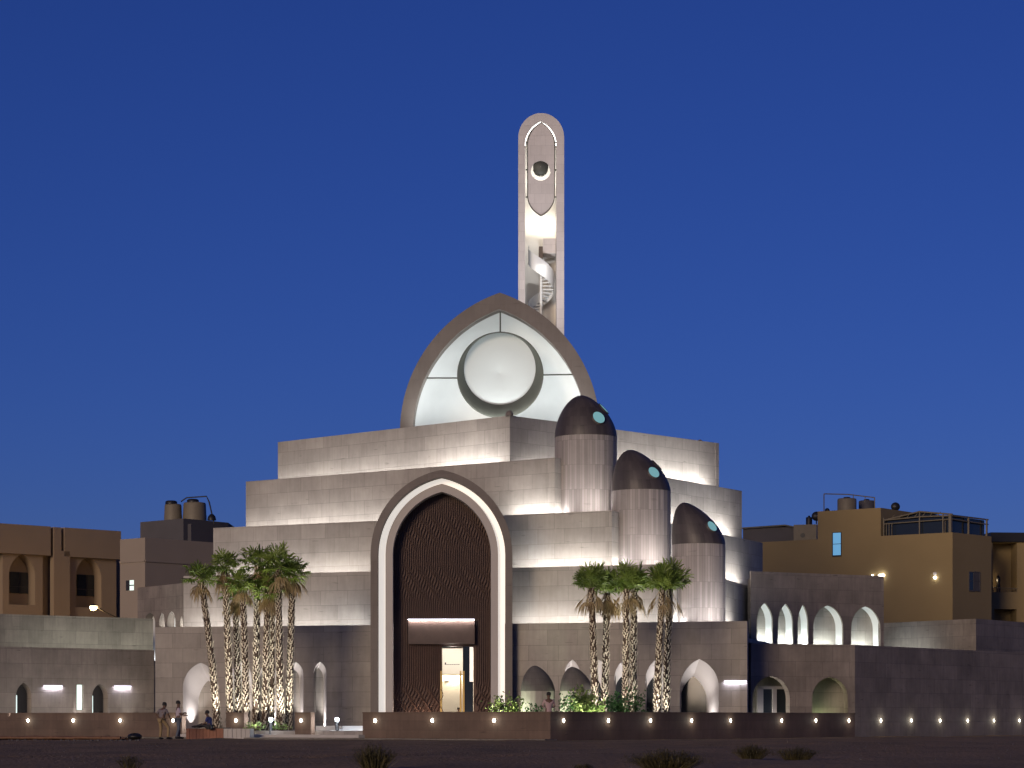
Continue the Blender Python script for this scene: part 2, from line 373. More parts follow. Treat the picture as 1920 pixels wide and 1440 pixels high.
# ---------------------------------------------------------------- mosque
mosque = thing('mosque', (-2, 117, .37), 'grey stone mosque of stacked twisted terraces with tall arched portal and domed towers', 'mosque')
def storey(name, N, L, Rr, z0, z1, label, cut_front=None):
    """square storey from near, left and right corners: perimeter wall with parapet, roof slab set down"""
    N, L, Rr = [V((p[0], p[1], 0)) for p in (N, L, Rr)]; B = L+Rr-N
    m = MB(); t = .35
    cs = [L, N, Rr, B]; cen = sum(cs, V((0, 0, 0)))/4
    for i in range(4):
        if i in (0,) and cut_front: continue
        a, b = cs[i], cs[(i+1) % 4]; f = Frame(a, b); m.obox(f.p(0 if i else 0, z0, -t), f.u*(f.L), f.n*(t-(0 if i % 2 == 0 else .002)), Z*(z1-z0))
    ins = [c+(cen-c)*.03 for c in cs]
    if not cut_front: m.prism([tuple(p)[:2] for p in ins], z0, z1-.75)
    else:
        g0 = Frame(L, N)
        for a, b in ((.35, FGP[0]), (FGP[1], g0.L-.35)): m.obox(g0.p(a, z1-.95, -3.0), g0.u*(b-a), g0.n*2.6, Z*.2)
        m.obox(g0.p(.35, z1-.95, -23), g0.u*(g0.L-.7), g0.n*19.9, Z*.2)
    o = m.build(name, M['stone'], mosque); o['label'] = label
    return Frame(L, N), Frame(N, Rr)
def cor(lst, z): return [atz(x, y, z) for x, y in lst]
SC = 1.05; ZG, Z4, Z3, Z2, Z1 = [CAMZ+(q-CAMZ)*SC for q in (5.5, 8.3, 11.1, 14.0, 16.8)]
c1 = cor([(956, 779), (521, 829), (1348, 831)], Z1)
c2 = cor([(1040, 858), (461, 903), (1391, 920.5)], Z2)
c3 = cor([(1147, 957), (400, 990), (1430, 1018)], Z3)
c4 = cor([(1262, 1057), (344, 1080)], Z4)
c4.append(c4[0]+(V((12.9*SC, 131.6*SC, 0))-V((c4[0].x, c4[0].y, 0))).normalized()*25)
cg = cor([(1401, 1164.5), (291, 1176)], ZG)
ga = Frame(cg[1], cg[0]); cg.append(V((cg[0].x+2.5, cg[0].y+24, 0)))
_pu = (ga.u_(695)+ga.u_(961))/2; FGP = (_pu-3.4, _pu+3.4)
F1, S1 = storey('top_storey', *c1, Z2-.8, Z1, 'topmost square terrace turned corner-on below the big arch')
F2, S2 = storey('terrace_storey', *c2, Z3-.8, Z2, 'second terrace from the top')
F3, S3 = storey('terrace_storey', *c3, Z4-.8, Z3, 'third terrace from the top')
F4, S4 = storey('terrace_storey', *c4, ZG-.8, Z4, 'fourth terrace from the top, just above the ground storey')
_, SG = storey('ground_storey', *cg, 0, ZG, 'ground storey walls beside the court', cut_front=True)
FG = ga

# niches of the ground storey front
def niche(fr, x0, x1, yspr, yap, ix0, ix1, iyspr, iyap, depth, mboth, panel_mat, zb=.37, led=None, name='niche', par=None, power=20, col=(1, .95, .93)):
    u0, u1 = fr.u_(x0), fr.u_(x1); c = (u0+u1)/2; xm = (x0+x1)/2
    out = arch(c, (u1-u0)/2, fr.z_(xm, yspr), fr.z_(xm, yap), zb)
    v0, v1 = fr.u_(ix0, -depth), fr.u_(ix1, -depth); d = (v0+v1)/2; im = (ix0+ix1)/2
    inn = arch(d, (v1-v0)/2, fr.z_(im, iyspr, -depth), fr.z_(im, iyap, -depth), zb)
    mboth.append((out, inn, depth, panel_mat, led, power, col, name)); return out
nl = []
NB = .37
for a in [
    (343, 410, 1290, 1243, 372, 410, 1318, 1276, 1.1, 'render', 'R'), (432, 472, 1272, 1242, 446, 472, 1300, 1272, 1.0, 'pale', 'R'),
    (487, 519, 1268, 1241, 487, 511, 1290, 1264, .9, 'pale', 'R'), (540, 569, 1266, 1241, 540, 562, 1276, 1255, .8, 'pale', 'R'), (588, 612, 1262, 1241, 588, 606, 1272, 1252, .8, 'pale', 'R'),
    (1059, 1087, 1262, 1237, 1059, 1080, 1290, 1268, .8, 'dark', 'R'), (1106, 1140, 1268, 1237, 1106, 1128, 1296, 1270, .9, 'dark', 'R'), (1152, 1192, 1272, 1236, 1152, 1178, 1300, 1269, 1.0, 'dark', 'R'),
    (1210, 1252, 1276, 1236, 1210, 1240, 1306, 1270, 1.0, 'dark', 'R'), (1275, 1348, 1290, 1236, 1275, 1325, 1316, 1268, 1.1, 'dark', 'R')]:
    niche(FG, *a[:9], nl, a[9], led=a[10])
pu0, pu1 = FG.u_(695), FG.u_(961); PC = (pu0+pu1)/2
plate(m, FG, rect(0, PC-3.1, -.2, ZG), [q[0] for q in nl if q[0][0][0] < PC], 0, -.35, hole_edges=False)
m.build('ground_storey', M['stone'], mosque)['label'] = 'front wall of the ground storey left of the portal'; m = MB()
plate(m, FG, rect(PC+3.1, FG.L, -.2, ZG), [q[0] for q in nl if q[0][0][0] > PC], 0, -.35, hole_edges=False)
m.build('ground_storey', M['stone'], mosque)['label'] = 'front wall of the ground storey right of the portal'
for out, inn, dep, pm, led, power, col, nm in nl:
    m = MB(); A = [FG.p(a, b, .001) for a, b in out]; B = [FG.p(a, b, -dep) for a, b in inn]
    loft(m, A, B)
    o = m.build('niche', M['pale'], mosque)
    m = MB(); m.add([FG.p(a, b, -dep-.004) for a, b in inn][::-1]); pmat = {'dark': M['darkglass'], 'pale': M['stone'], 'render': M['stone']}[pm]
    m.build('glass_door' if pm == 'dark' else 'niche_back', pmat, o)
    cu = (out[0][0]+out[-1][0])/2; wd = out[-1][0]-out[0][0]
    first = wd > 1.5 and cu < PC
    ue = (out[0][0]+inn[0][0])/2+.3 if first else (out[-1][0]+inn[-1][0])/2-.09
    area(FG.p(ue, .45, -dep*.45), Z*1+FG.n*.03+FG.u*(-.12 if first else .05), .14, .14, (2 if first else 18)+(14 if wd < 1.5 else 9)*wd, (1, .94, .92), name='niche_uplight', spread=75)

# portal
_yd = FG.p(FG.u_(961), 0).y-.45; FP = Frame(at(600, 1349, _yd), at(1050, 1349, _yd)); PC0 = PC; PC = (FP.u_(695)+FP.u_(961))/2
PN = .3
def pz(y, n=0): return FP.z_(828, y, n)
def pw(x, n=0): return abs(FP.u_(828+x, n)-FP.u_(828-x, n))/2
def parch(hw, yap, n=0, zb=0, ysp=1040, k=22): return arch(PC, pw(hw, n), pz(ysp, n), pz(yap, n), zb, k)
portal = MB()
oA, oB = parch(133, 881, PN), parch(119.5, 894, PN)
plate(portal, FP, oA+oB[::-1], [], PN, -.9)           # front ring
def shell(mb, prof, n1, n0):
    loft(mb, [FP.p(a, b, n1) for a, b in prof], [FP.p(a, b, n0) for a, b in prof], flip=True)
sh = MB(); shell(sh, oA, -.9, -9.5)
pf = portal.build('portal_frame', M['trim'], mosque)
sh.build('portal_vault', M['stone'], mosque)
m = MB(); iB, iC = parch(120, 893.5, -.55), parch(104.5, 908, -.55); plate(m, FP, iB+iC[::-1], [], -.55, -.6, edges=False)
m.build('lit_cove_plaster', M['glowc'], pf)  # emission stands in for plaster lit by a hidden strip
m = MB(); gA, gB = parch(105.5, 907, -.3), parch(92, 922, -.3); plate(m, FP, gA+gB[::-1], [], -.3, -1.6); m.build('inner_frame', M['pale'], mosque)
SN = -1.25                                            # plane of the bronze screen
sc_in = parch(94, 921, SN); HW = pw(94, SN); zsp, zap = pz(1040, SN), pz(921, SN)
du0, du1 = FP.u_(829, SN), FP.u_(888, SN); dz = pz(1212, SN)
m = MB()
outl = [(PC-HW, 0), (du0, 0), (du0, dz), (du1, dz), (du1, 0), (PC+HW, 0)]+[p for p in sc_in[::-1][1:-1]]
plate(m, FP, outl, [], SN-.12, SN-.2)
scr = m.build('screen', M['bronze'], mosque)
def topz(u):
    x = abs(u-PC); h = zap-zsp; Rr = (HW*HW+h*h)/(2*HW)
    if x >= HW: return zsp
    return zsp+math.sqrt(max(0, Rr*Rr-(Rr-HW+x)**2))
fins = MB(); cop = MB(); NF = 46
def fin(mb, ub, z0, z1, amp, lam, ph, n1=0.0):
    k = max(3, int((z1-z0)/.12)); L = []; Rr_ = []; Bk = []; Bk2 = []
    for i in range(k+1):
        z = z0+(z1-z0)*i/k; du = amp(z)*math.sin(2*math.pi*z/lam+ph); u = ub+du; d = .3*amp(z)*math.cos(2*math.pi*z/(lam*.5)+ph*2)
        L.append(FP.p(u-.018, z, SN+n1+d)); Rr_.append(FP.p(u+.018, z, SN+n1+d)); Bk.append(FP.p(u-.018, z, SN-.12)); Bk2.append(FP.p(u+.018, z, SN-.12))
    mb.grid([L, Rr_], sm=False); mb.grid([Bk, L], sm=False); mb.grid([Rr_, Bk2], sm=False)
cz0, cz1 = pz(1208, SN), pz(1163, SN); cu0, cu1 = FP.u_(766, SN), FP.u_(890, SN)
zkx = pz(1150, SN); zmid = pz(1010, SN)
for i in range(NF):
    ub = PC-HW+(i+.5)*2*HW/NF; t = topz(ub)-.08
    amp = lambda z: .06*(math.exp(-((z-10.5)/.75)**2)+math.exp(-((z-7.8)/.75)**2))
    lo = 0 if not (cu0 < ub < cu1) else cz1
    if lo == 0:
        fin(fins, ub, pz(1300, SN)*.0+.05, t, lambda z: amp(z)+.10*max(0, min(1, (2.9-z)/.8)), .9 if True else 1, i*1.1)
    else: fin(fins, ub, lo, t, amp, .9, i*1.1)
    if cu0 < ub < du0-.03: fin(cop, ub, .05, cz0, lambda z: .10*max(0, min(1, (2.9-z)/.8)), .9, i*1.1)
    if ub > du1+.02 and ub < cu1: fin(cop, ub, .05, cz0, lambda z: .10*max(0, min(1, (2.9-z)/.8)), .9, i*1.1)
fins.build('fins', M['bronze'], scr)
cop.build('fins', M['copper'], scr)['label'] = 'copper coloured fins below the canopy'
m = MB(); m.obox(FP.p(cu0, cz0, SN), FP.u*(cu1-cu0), FP.n*.42, Z*(cz1-cz0)); can = m.build('canopy', M['canopy'], mosque)
m = MB(); m.obox(FP.p(cu0, cz1+.0, SN+.425), FP.u*(cu1-cu0), FP.n*.04, Z*.05); m.build('light_strip', M['glowcool'], can)
area(FP.p((cu0+cu1)/2, cz1-.0, SN+.50), -Z-FP.n*.5, cu1-cu0, .03, 60, (1, .9, .86), along=FP.u, name='canopy_light')
area(FP.p(FP.u_(790, SN), .5, SN+.5), Z*1-FP.n*.7, .9, .1, 24, (1, .7, .5), along=FP.u, name='portal_uplight')
area(FP.p(PC, .5, SN+.75), Z*1-FP.n*.35, 3.6, .15, 30, (1, .8, .68), along=FP.u, name='portal_uplight')
# door leaves, brass frames and the lit lobby behind
door = MB(); e = .07
du0b, du1b = FP.u_(829, SN), FP.u_(865, SN)
dark = MB(); dark.obox(FP.p(FP.u_(868, SN), .37, SN-.16), FP.u*(FP.u_(887, SN)-FP.u_(868, SN)), FP.n*.1, Z*(dz-.37)); dl = dark.build('door_leaf', M['darkglass'], mosque); dl['label'] = 'black glass door leaf standing ajar'
st = MB(); st.obox(FP.p(FP.u_(880.5, SN), pz(1278, SN), SN-.055), FP.u*.18, FP.n*.01, Z*(dz-pz(1278, SN)-.03)); st.build('door_reflection', M['glowc'], dl)  # white reflection on the black leaf, put in as a glowing strip
gf = MB()
for xa, xb, ya in ((825.5, 828.5, 1258), (862, 865.5, 1258), (867.5, 871, 1258)):
    gf.obox(FP.p(FP.u_(xa, SN), .37, SN-.05), FP.u*(FP.u_(xb, SN)-FP.u_(xa, SN)), FP.n*.06, Z*(pz(ya, SN)-.37))
gf.build('door_frame', M['gold'], mosque)
lob = MB(); d0 = SN-.2; d1 = SN-3.2; z0 = .37; u0, u1 = du0-.5, du1+.2
lob.add([FP.p(u0, z0, d1), FP.p(u1, z0, d1), FP.p(u1, dz, d1), FP.p(u0, dz, d1)]); lob.add([FP.p(u0, z0, d0), FP.p(u0, z0, d1), FP.p(u0, dz, d1), FP.p(u0, dz, d0)])
lob.add([FP.p(u1, z0, d1), FP.p(u1, z0, d0), FP.p(u1, dz, d0), FP.p(u1, dz, d1)]); lob.add([FP.p(u0, dz+.3, d1), FP.p(u1, dz+.3, d1), FP.p(u1, dz+.3, d0), FP.p(u0, dz+.3, d0)]); lob.add([FP.p(u0, z0+.01, d0), FP.p(u1, z0+.01, d0), FP.p(u1, z0+.01, d1), FP.p(u0, z0+.01, d1)])
lo = lob.build('lobby', M['room'], mosque)
up = MB(); up.obox(FP.p(u0+.02, pz(1262, SN), d1+.02), FP.u*(u1-u0-.04), FP.n*.25, Z*(dz-pz(1262, SN)-.01)); up.build('lobby_bulkhead', M['room'], lo)
tx = MB(); nn = d1+.275; random.seed(5)
uu = FP.u_(834, nn)
for k in range(9):
    wdt = random.uniform(.04, .09); hh = .03+(.09 if k == 0 else 0); tx.obox(FP.p(uu, pz(1246.5, nn), nn), FP.u*wdt, FP.n*.01, Z*hh); uu += wdt+.012
tx.build('lettering', M['dark'], lo); tx = MB()
nn = d1+.025
tx.obox(FP.p(FP.u_(833, nn), pz(1278, nn), nn), FP.u*.24, FP.n*.01, Z*.05)
tx.build('lettering', M['dark'], lo)
point(FP.p((du0b+du1b)/2, dz-.35, SN-1.2), 150, (1, .9, .78), .15, 'lobby_lamp')
area(FP.p((du0b+du1b)/2, pz(1263, SN), d1+.14), -Z, 1.2, .1, 38, (1, .8, .5), along=FP.u, name='lobby_cove')
m = MB(); m.obox(FP.p(PC-HW-.3, -.1, SN-3.3), FP.u*(2*HW+.6), FP.n*3.9, Z*.46); m.build('threshold', M['paving'], mosque)

# terrace washes. W per metre
def wash(fr, x0, x1, z, p, n=.75): strip(fr, fr.u_(x0), fr.u_(x1), z, p, n)
KW = 18.5
zl = -.12
wash(F1, 521, 826, Z2+zl, KW); wash(F1, 828, 945, Z2+zl, KW*2.3)
wash(F2, 461, 740, Z3+zl, KW*.95); wash(F2, 957, 1040, Z3+zl, KW*2.1)
wash(F3, 400, 700, Z4+zl, KW*.9); wash(F3, 961, 1147, Z4+zl, KW*1.5)
wash(F4, 350, 694, ZG+zl, KW*.8); wash(F4, 962, 1262, ZG+zl, KW*1.1)
def swash(fr, a, b, z, p): strip(fr, a, b, z, p*1.7, .6 if b-a > 1 else .3)
swash(S1, .5, 4, Z2+zl, KW*.4); swash(S1, 5, 17, Z2+zl, KW*1.8); swash(S2, .15, .9, Z3+zl, KW*2.5); swash(S2, 4, 20, Z3+zl, KW*1.8)
swash(S3, .15, .9, Z4+zl, KW*2.5); swash(S3, 4, 21, Z4+zl, KW*1.6); swash(S4, .15, 1, ZG+zl, KW*2); swash(S4, 4, 15, ZG+zl, KW*1.6)

# corner towers with leaning pointed domes and round skylights
def dome_pt(c, r, z0, H, off, t, ph):
    rr = r*max(0, 1-t**1.7)**.60; o = V((off, 0, 0))*t**1.6
    return V((c[0], c[1], 0))+o+V((rr*math.cos(ph), rr*math.sin(ph), z0+H*t))
def domed(parent, name, c, r, zb, z0, H, off, skl, label=None, mats=('cyl', 'domec'), seg=56):
    m = MB(); k2 = seg*2
    rows = [[V((c[0]+r*(.982 if k % 4 == 0 else 1)*math.cos(2*math.pi*k/k2), c[1]+r*(.982 if k % 4 == 0 else 1)*math.sin(2*math.pi*k/k2), z)) for k in range(k2)] for z in (zb, z0-.32, z0)]
    m.grid(rows, True, uvs=lambda i, j: (2*math.pi*j/k2*r, (zb, z0-.32, z0)[i]))
    tw = m.build(name, M[mats[0]], parent)
    if label: tw['label'] = label
    m = MB(); ts = [0, .04, .1, .18, .26, .34, .42, .5, .58, .66, .74, .81, .87, .92, .96, .985, 1]
    rows = [[dome_pt(c, r*1.004, z0, H, off, t, 2*math.pi*k/seg) for k in range(seg)] for t in ts]
    m.grid(rows, True, uvs=lambda i, j: (2*math.pi*j/seg*r, H*ts[i]))
    dm = m.build('dome', M[mats[1]], tw)
    for t, ph, rad in skl:
        p = dome_pt(c, r*1.004, z0, H, off, t, ph); e_ = .02
        a = (dome_pt(c, r*1.004, z0, H, off, t, ph+e_)-p).normalized(); b = (dome_pt(c, r*1.004, z0, H, off, t+e_, ph)-p)
        nrm = a.cross(b).normalized(); b = nrm.cross(a).normalized(); n_ = 24
        lift = rad*rad/(2*r)*.6+.015
        ring = lambda q, h: [p+nrm*h+(a*math.cos(2*math.pi*k/n_)+b*math.sin(2*math.pi*k/n_))*q for k in range(n_)]
        s_ = MB(); s_.grid([ring(rad*1.08, -.3), ring(rad*1.08, lift), ring(rad*.97, lift+.01)], True); fr_ = s_.build('skylight_rim', M['domec'], tw)
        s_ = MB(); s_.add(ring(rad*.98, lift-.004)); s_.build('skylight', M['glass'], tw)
    return tw
def skv(x, y): pass
TW = [((1098.5, 121.0), 58.5, 958, 821, 741, -8.5, [(.40, R(-62), .36), (.66, R(-18), .34)], 'highest and leftmost of the three domed corner towers'),
      ((1202, 118.3), 55.5, 1062, 922, 843, -20, [(.40, R(-58), .33), (.62, R(-12), .33)], 'middle domed corner tower'),
      ((1310, 115.2), 50, 1163, 1022, 942, -27, [(.40, R(-50), .30)], 'lowest domed corner tower, just above the ground storey')]
for (x, D), rp, yb, ys_, ya, off, skl, lab in TW:
    D *= SC
    c = at(x, 1000, D); r = rp/FPX*D; z0 = zat(ys_, D); H = zat(ya, D)-z0
    domed(mosque, 'corner_tower', (c.x, c.y), r, zat(yb, D)-1.2, z0, H, off/FPX*D, skl, lab)
    zb = zat(yb, D)-.35
    for a_, pw_ in ((-66, 105), (-125, 14)):
        d = V((math.cos(R(a_)), math.sin(R(a_)), 0)); q = V((c.x, c.y, zb))+d*(r+1.15)
        area(q, Z-d*.45, 2.2, .3, pw_, (1, .93, .9), along=d.cross(Z), name='tower_uplight')

# big pointed arch with the crescent
DA = 141.0; FA = Frame(at(700, 1000, DA), at(1180, 1000, DA-.6))
ac = FA.u_(937.5); az = lambda y, n=0: FA.z_(937, y, n)
W1, W2 = 187.2/FPX*DA, 162/FPX*DA; sp = az(811)
big = MB(); o1 = arch(ac, W1, sp, az(550), Z1-2, 30); o2 = arch(ac-.02, W2, sp, az(581), Z1-2, 30)
plate(big, FA, o1+o2[::-1], [], .25, -.9)
arc = big.build('crescent_arch', M['trim'], mosque); arc['label'] = 'large pointed arch frame on the roof, opening towards the street'
m = MB(); rows = []; rows2 = []
def shellrow(k, sc_=1.0):     # concave shell closing the arch behind
    d = 4.2*math.sin(k*math.pi/2); q = math.cos(k*math.pi/2)**.8
    return [FA.p(ac+(a-ac)*q*sc_, (sp-3)+(b-(sp-3))*(.12+.88*q)*sc_, -.9-d) for a, b in o2[1:-1]]
rows = [shellrow(k/9) for k in range(10)]
m.grid(rows); m.build('shell', M['white'], arc)
m = MB(); rows = []
o3 = arch(ac, W1-.02, sp, az(550)-.02, Z1-2, 30)
for k in range(10):
    d = 4.9*math.sin(k/9*math.pi/2); q = math.cos(k/9*math.pi/2)**.8
    rows.append([FA.p(ac+(a-ac)*q, (sp-3)+(b-(sp-3))*(.12+.88*q), -.9-d) for a, b in o3[1:-1]])
m.grid(rows[::-1]); m.build('outer_shell', M['trim'], arc)
# crescent: eccentric funnel from a large front circle to a smaller, higher back circle
CN = .1
def circ(x, y, rpx, n, k=64):
    u, z = FA.px(x, y, n); rr = rpx/FPX*DA
    return [FA.p(u+rr*math.cos(2*math.pi*i/k), z+rr*math.sin(2*math.pi*i/k), n) for i in range(k)]
m = MB(); m.grid([circ(938, 703, 79, -.35), circ(938, 703, 81, -.3), circ(938, 703, 81, CN), circ(938, 703, 79.5, CN+.02), circ(937.5, 699, 75, -.15), circ(937, 691.5, 67.5, -.45), circ(937, 691.5, 67.5, -.6), circ(938, 703, 79, -.4)], True, sm=True)
m.build('crescent', M['cone'], arc)
# lit disc behind the crescent: a shallow faceted cone
k = 64; m = MB(); ring = circ(937, 691.5, 67.8, -.55, k); u, z = FA.px(937, 700, -.9); apx = FA.p(u, z, -.85)
for i in range(k): m.add([ring[i], ring[(i+1) % k], apx], sm=True)
m.build('disc', M['disc'], arc)
def bar(x0, y0, x1, y1, wd=.05):
    m = MB(); a = FA.p(*FA.px(x0, y0, -.05), -.05); b = FA.p(*FA.px(x1, y1, -.05), -.05); m.tube([a, b], wd, 6); m.build('tie_rod', M['cone'], arc)
bar(800, 709, 857, 709); bar(1018, 703, 1077, 702); bar(938, 585, 938, 624)
area(FA.p(ac, Z1+.3, 1.4), Z*1-FA.n*.55, 9.4, .3, 330, (.96, .99, .98), along=FA.u, name='arch_floodlight', spread=150)
area(FA.p(ac, Z1+.2, -.7), Z*1-FA.n*.25, 8.4, .3, 170, (.96, .99, .98), along=FA.u, name='arch_floodlight', spread=150)
for x, y in ((955, 775), (1313, 829)):
    c = atz(x, y+2, Z1+.02)+V((0, .3, 0)); m = MB(); m.lathe(c-Z*.05, [(.22, 0), (.22, .08), (.18, .2), (.1, .28), (.001, .31)], 16); m.build('vent_cap', M['trim'], mosque)

# wall strips of cool light on facades
def slot(fr, x0, x1, y, parent, pw_=12, n=0):
    u0, u1 = fr.u_(x0), fr.u_(x1); z = fr.z_((x0+x1)/2, y)
    m = MB(); m.obox(fr.p(u0, z, n+.003), fr.u*(u1-u0), fr.n*.05, Z*.05); o = m.build('slot_light', M['glowcool'], parent)
    area(fr.p((u0+u1)/2, z-.02, n+.1), -Z-fr.n*.55, u1-u0, .05, pw_, (.82, .8, 1), along=fr.u, name='slot_lamp')
slot(FG, 1358, 1400, 1278, mosque, 9)

# small glazed egg domes in the forecourt
for (x, D, rp, ysp, yap, off, lab) in ((1008.5, 114.3, 32, 1296, 1248, -6, 'small egg shaped stone dome nearest the portal, shrub and man in front'), (1081, 113.6, 31, 1296, 1250, -8, 'small egg shaped stone dome behind the bright shrub, farther from the portal')):
    c = at(x, 1300, D); t_ = thing('garden_dome', (c.x, c.y, .37), lab, 'dome', 'egg domes in the forecourt')
    r = rp/FPX*D; z0 = zat(ysp, D); domed(t_, 'drum', (c.x, c.y), r, .3, z0, zat(yap, D)-z0, off/FPX*D, [], mats=('stone', 'domec2') if 'domec2' in M else ('stone', 'trim'), seg=40)
    spot((c.x-r-.5, c.y-.9, .45), (.5, .5, .75), 420, (.88, 1, .7), 70)

# ---------------------------------------------------------------- minaret
DM = 153.5; FM = Frame(at(900, 1000, DM), at(1130, 1000, DM)); mc = FM.u_(1014.8); mz = lambda y, n=0: FM.z_(1014, y, n)
k = DM/FPX
minaret = thing('minaret', (FM.p(mc, Z1-3)), 'slender pale stone minaret with rounded top, lit panel and open spiral stair', 'minaret')
mo = arch(mc, 43*k, mz(262), mz(212), Z1-3, 18); mi_ = arch(mc-.03, 29.5*k, mz(270), mz(226), Z1-3, 18)
# outer head is rounder than a pointed arch
h0 = mz(212)-mz(258); mo = [(mc-43*k, Z1-3)]+[(mc-43*k*math.cos(a), mz(258)+h0*math.sin(a)) for a in [i*math.pi/36 for i in range(37)]]+[(mc+43*k, Z1-3)]
m = MB(); plate(m, FM, mo+mi_[::-1], [], 0, -2.7); m.build('shaft', M['minaret'], minaret)
m = MB(); bk = [(a, b) for a, b in mo]; plate(m, FM, bk, [], -2.71, -2.95); m.build('back_wall', M['room'], minaret)
pc = FM.u_(1014.5, -.15)
pan = [(pc+s_*a, b) for s_, a, b in []]
topa = arch(pc, 25.5*k, mz(272, -.15), mz(230, -.15), mz(365, -.15), 14)
bota = arch(pc, 25.5*k, 0, mz(365, -.15)-mz(404, -.15), -.0, 14)
bota = [(a, mz(365, -.15)-b) for a, b in bota[::-1]]
panel = topa[1:-1]+[q for q in bota if q[1] < mz(366, -.15)]
hc = FM.px(1013.5, 320, -.15); hole = [(hc[0]+18.5*k*math.cos(2*math.pi*i/28), hc[1]+18.5*k*math.sin(2*math.pi*i/28)) for i in range(28)]
m = MB(); plate(m, FM, panel, [hole], -.15, -.5); pnl = m.build('panel', M['minaret'], minaret)
# dark bead edge round the panel, and the brackets that hold it
m = MB(); pts = [FM.p(a, b, -.14) for a, b in panel]; m.tube(pts+[pts[0]], .03, 5)
for y in (267, 318, 369):
    for a, b in ((985.5, 990), (1039, 1043.5)): m.obox(FM.p(FM.u_(a), mz(y), -.3), FM.u*(FM.u_(b)-FM.u_(a)), FM.n*.2, Z*.06)
m.build('bracket', M['cone'], pnl)
u, z = FM.px(1013.7, 314.3, -.3); m = MB(); n_ = 28; c = FM.p(u, z, -.3)
rr = 14.2*k; m.grid([[c+FM.n*h+(FM.u*math.cos(2*math.pi*i/n_)+Z*math.sin(2*math.pi*i/n_))*q for i in range(n_)] for q, h in ((rr*.98, -.5), (rr, 0), (rr*.8, .12), (rr*.4, .2), (.01, .22))], True)
m.build('oculus_drum', M['cone'], minaret)
# spiral stair
stair = MB(); guard = MB(); pole = FM.p(FM.u_(1014.5, -1.35), 0, -1.35); pr = .8; pitch = 3.6; ztop = mz(476)
stair.tube([pole+Z*(Z1-2), pole+Z*(ztop+.2)], .09, 10)
steps = 60; rise = pitch/18
for i in range(steps):
    a0 = R(165)+i*2*math.pi/18; a1 = a0+2*math.pi/18*1.15; zt = ztop-i*rise
    if zt < Z1: break
    p0 = pole+Z*zt; A = p0+V((math.cos(a0), math.sin(a0), 0))*pr; B = p0+V((math.cos(a1), math.sin(a1), 0))*pr
    for dz_ in (0, -.06): stair.add([p0+Z*dz_, A+Z*dz_, B+Z*dz_] if dz_ else [p0, B, A])
    stair.add([p0, A, A-Z*.06, p0-Z*.06]); stair.add([A, B, B-Z*.06, A-Z*.06]); stair.add([B, p0, p0-Z*.06, B-Z*.06])
stair.build('spiral_stair', M['white'], minaret)
lo_, hi_ = [], []; lo2, hi2 = [], []
for i in range(46*4):
    a = R(165)+i/4*2*math.pi/18; zt = ztop-i/4*rise
    if zt < Z1: break
    for q, A_, B_ in ((pr+.0, lo_, hi_), (pr+.03, lo2, hi2)):
        p = pole+V((math.cos(a), math.sin(a), 0))*q; A_.append(p+Z*(zt-.22)); B_.append(p+Z*(zt+.85))
guard.grid([lo_, hi_]); guard.grid([hi2, lo2]); guard.grid([hi_, hi2]); guard.build('stair_guard', M['white'], minaret)
m = MB(); a = FM.px(1018, 475, -1.0); b = FM.px(1042, 447, -1.0); m.obox(FM.p(a[0], a[1], -2.5), FM.u*(b[0]-a[0]), FM.n*1.5, Z*(b[1]-a[1])); m.build('landing_box', M['minaret'], minaret)
m = MB(); a = FM.px(1010.5, 484, -1.2); b = FM.px(1018, 462, -1.2); m.obox(FM.p(a[0], a[1], -2.5), FM.u*(b[0]-a[0]-.01), FM.n*1.3, Z*(b[1]-a[1])); m.build('landing_box', M['trim'], minaret)
m = MB(); m.tube([FM.p(a+(mc-a)*.0, b, -.42) for a, b in mi_ if b > mz(372)], .045, 6); m.build('light_strip', M['glowm'], minaret)
area(FM.p(mc, Z1+2, 7.0), V((0, 1, 2.1)), 1.5, .4, 210, (.97, .97, 1), name='minaret_fill', spread=60)  # unseen flood added on the roof to brighten the minaret front
for q, pw2 in ((506, 3), (550, 2)): area(FM.p(mc, mz(q), -.35), -FM.n-Z*.15, .9, .9, pw2, (1, .97, .9), along=FM.u, name='stair_fill')  # fill lights added in the opening to brighten the stair
area(FM.p(mc, mz(420), -1.6), Z*1-FM.n*.45, 1.3, .2, 55, (1, .95, .84), along=FM.u, name='minaret_uplight')
area(FM.p(mc, mz(395), -1.0), -Z-FM.n*.5, 1.3, .2, 34, (1, .93, .8), along=FM.u, name='minaret_downlight')
area(FM.p(mc, mz(340), -1.6), Z*1-FM.n*.3, 1.3, .2, 40, (1, .97, .9), along=FM.u, name='minaret_uplight')

# ---------------------------------------------------------------- right annex: lower wall, arcade block
p1 = atz(1408, 1206.5, ZT); p2 = FR.p(uc, 0); FW = Frame(p1, p2)
ra = thing('annex', FW.p(2, .37), 'low dark stone annex wall with two pointed arch openings, behind the garden wall', 'annex')
a1_ = arch(FW.u_(1446), FW.u_(1481)-FW.u_(1446), FW.z_(1446, 1310), FW.z_(1446, 1268), .37)
a2_ = arch(FW.u_(1556.5), FW.u_(1590)-FW.u_(1556.5), FW.z_(1556, 1310), FW.z_(1556, 1270), .37)
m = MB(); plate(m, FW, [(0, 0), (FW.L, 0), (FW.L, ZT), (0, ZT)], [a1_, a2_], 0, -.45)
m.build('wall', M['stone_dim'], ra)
m = MB(); q0, q1, q2, q3 = FW.p(0, 0, -.45), FW.p(FW.L, 0, -.45), FR.p(uc+9, 0, -.4), FW.p(0, 0, -12)
m.prism([tuple(p)[:2] for p in (q0, q1, q3)], ZT-.6, ZT-.4)
m.build('roof', M['stone_dim'], ra)
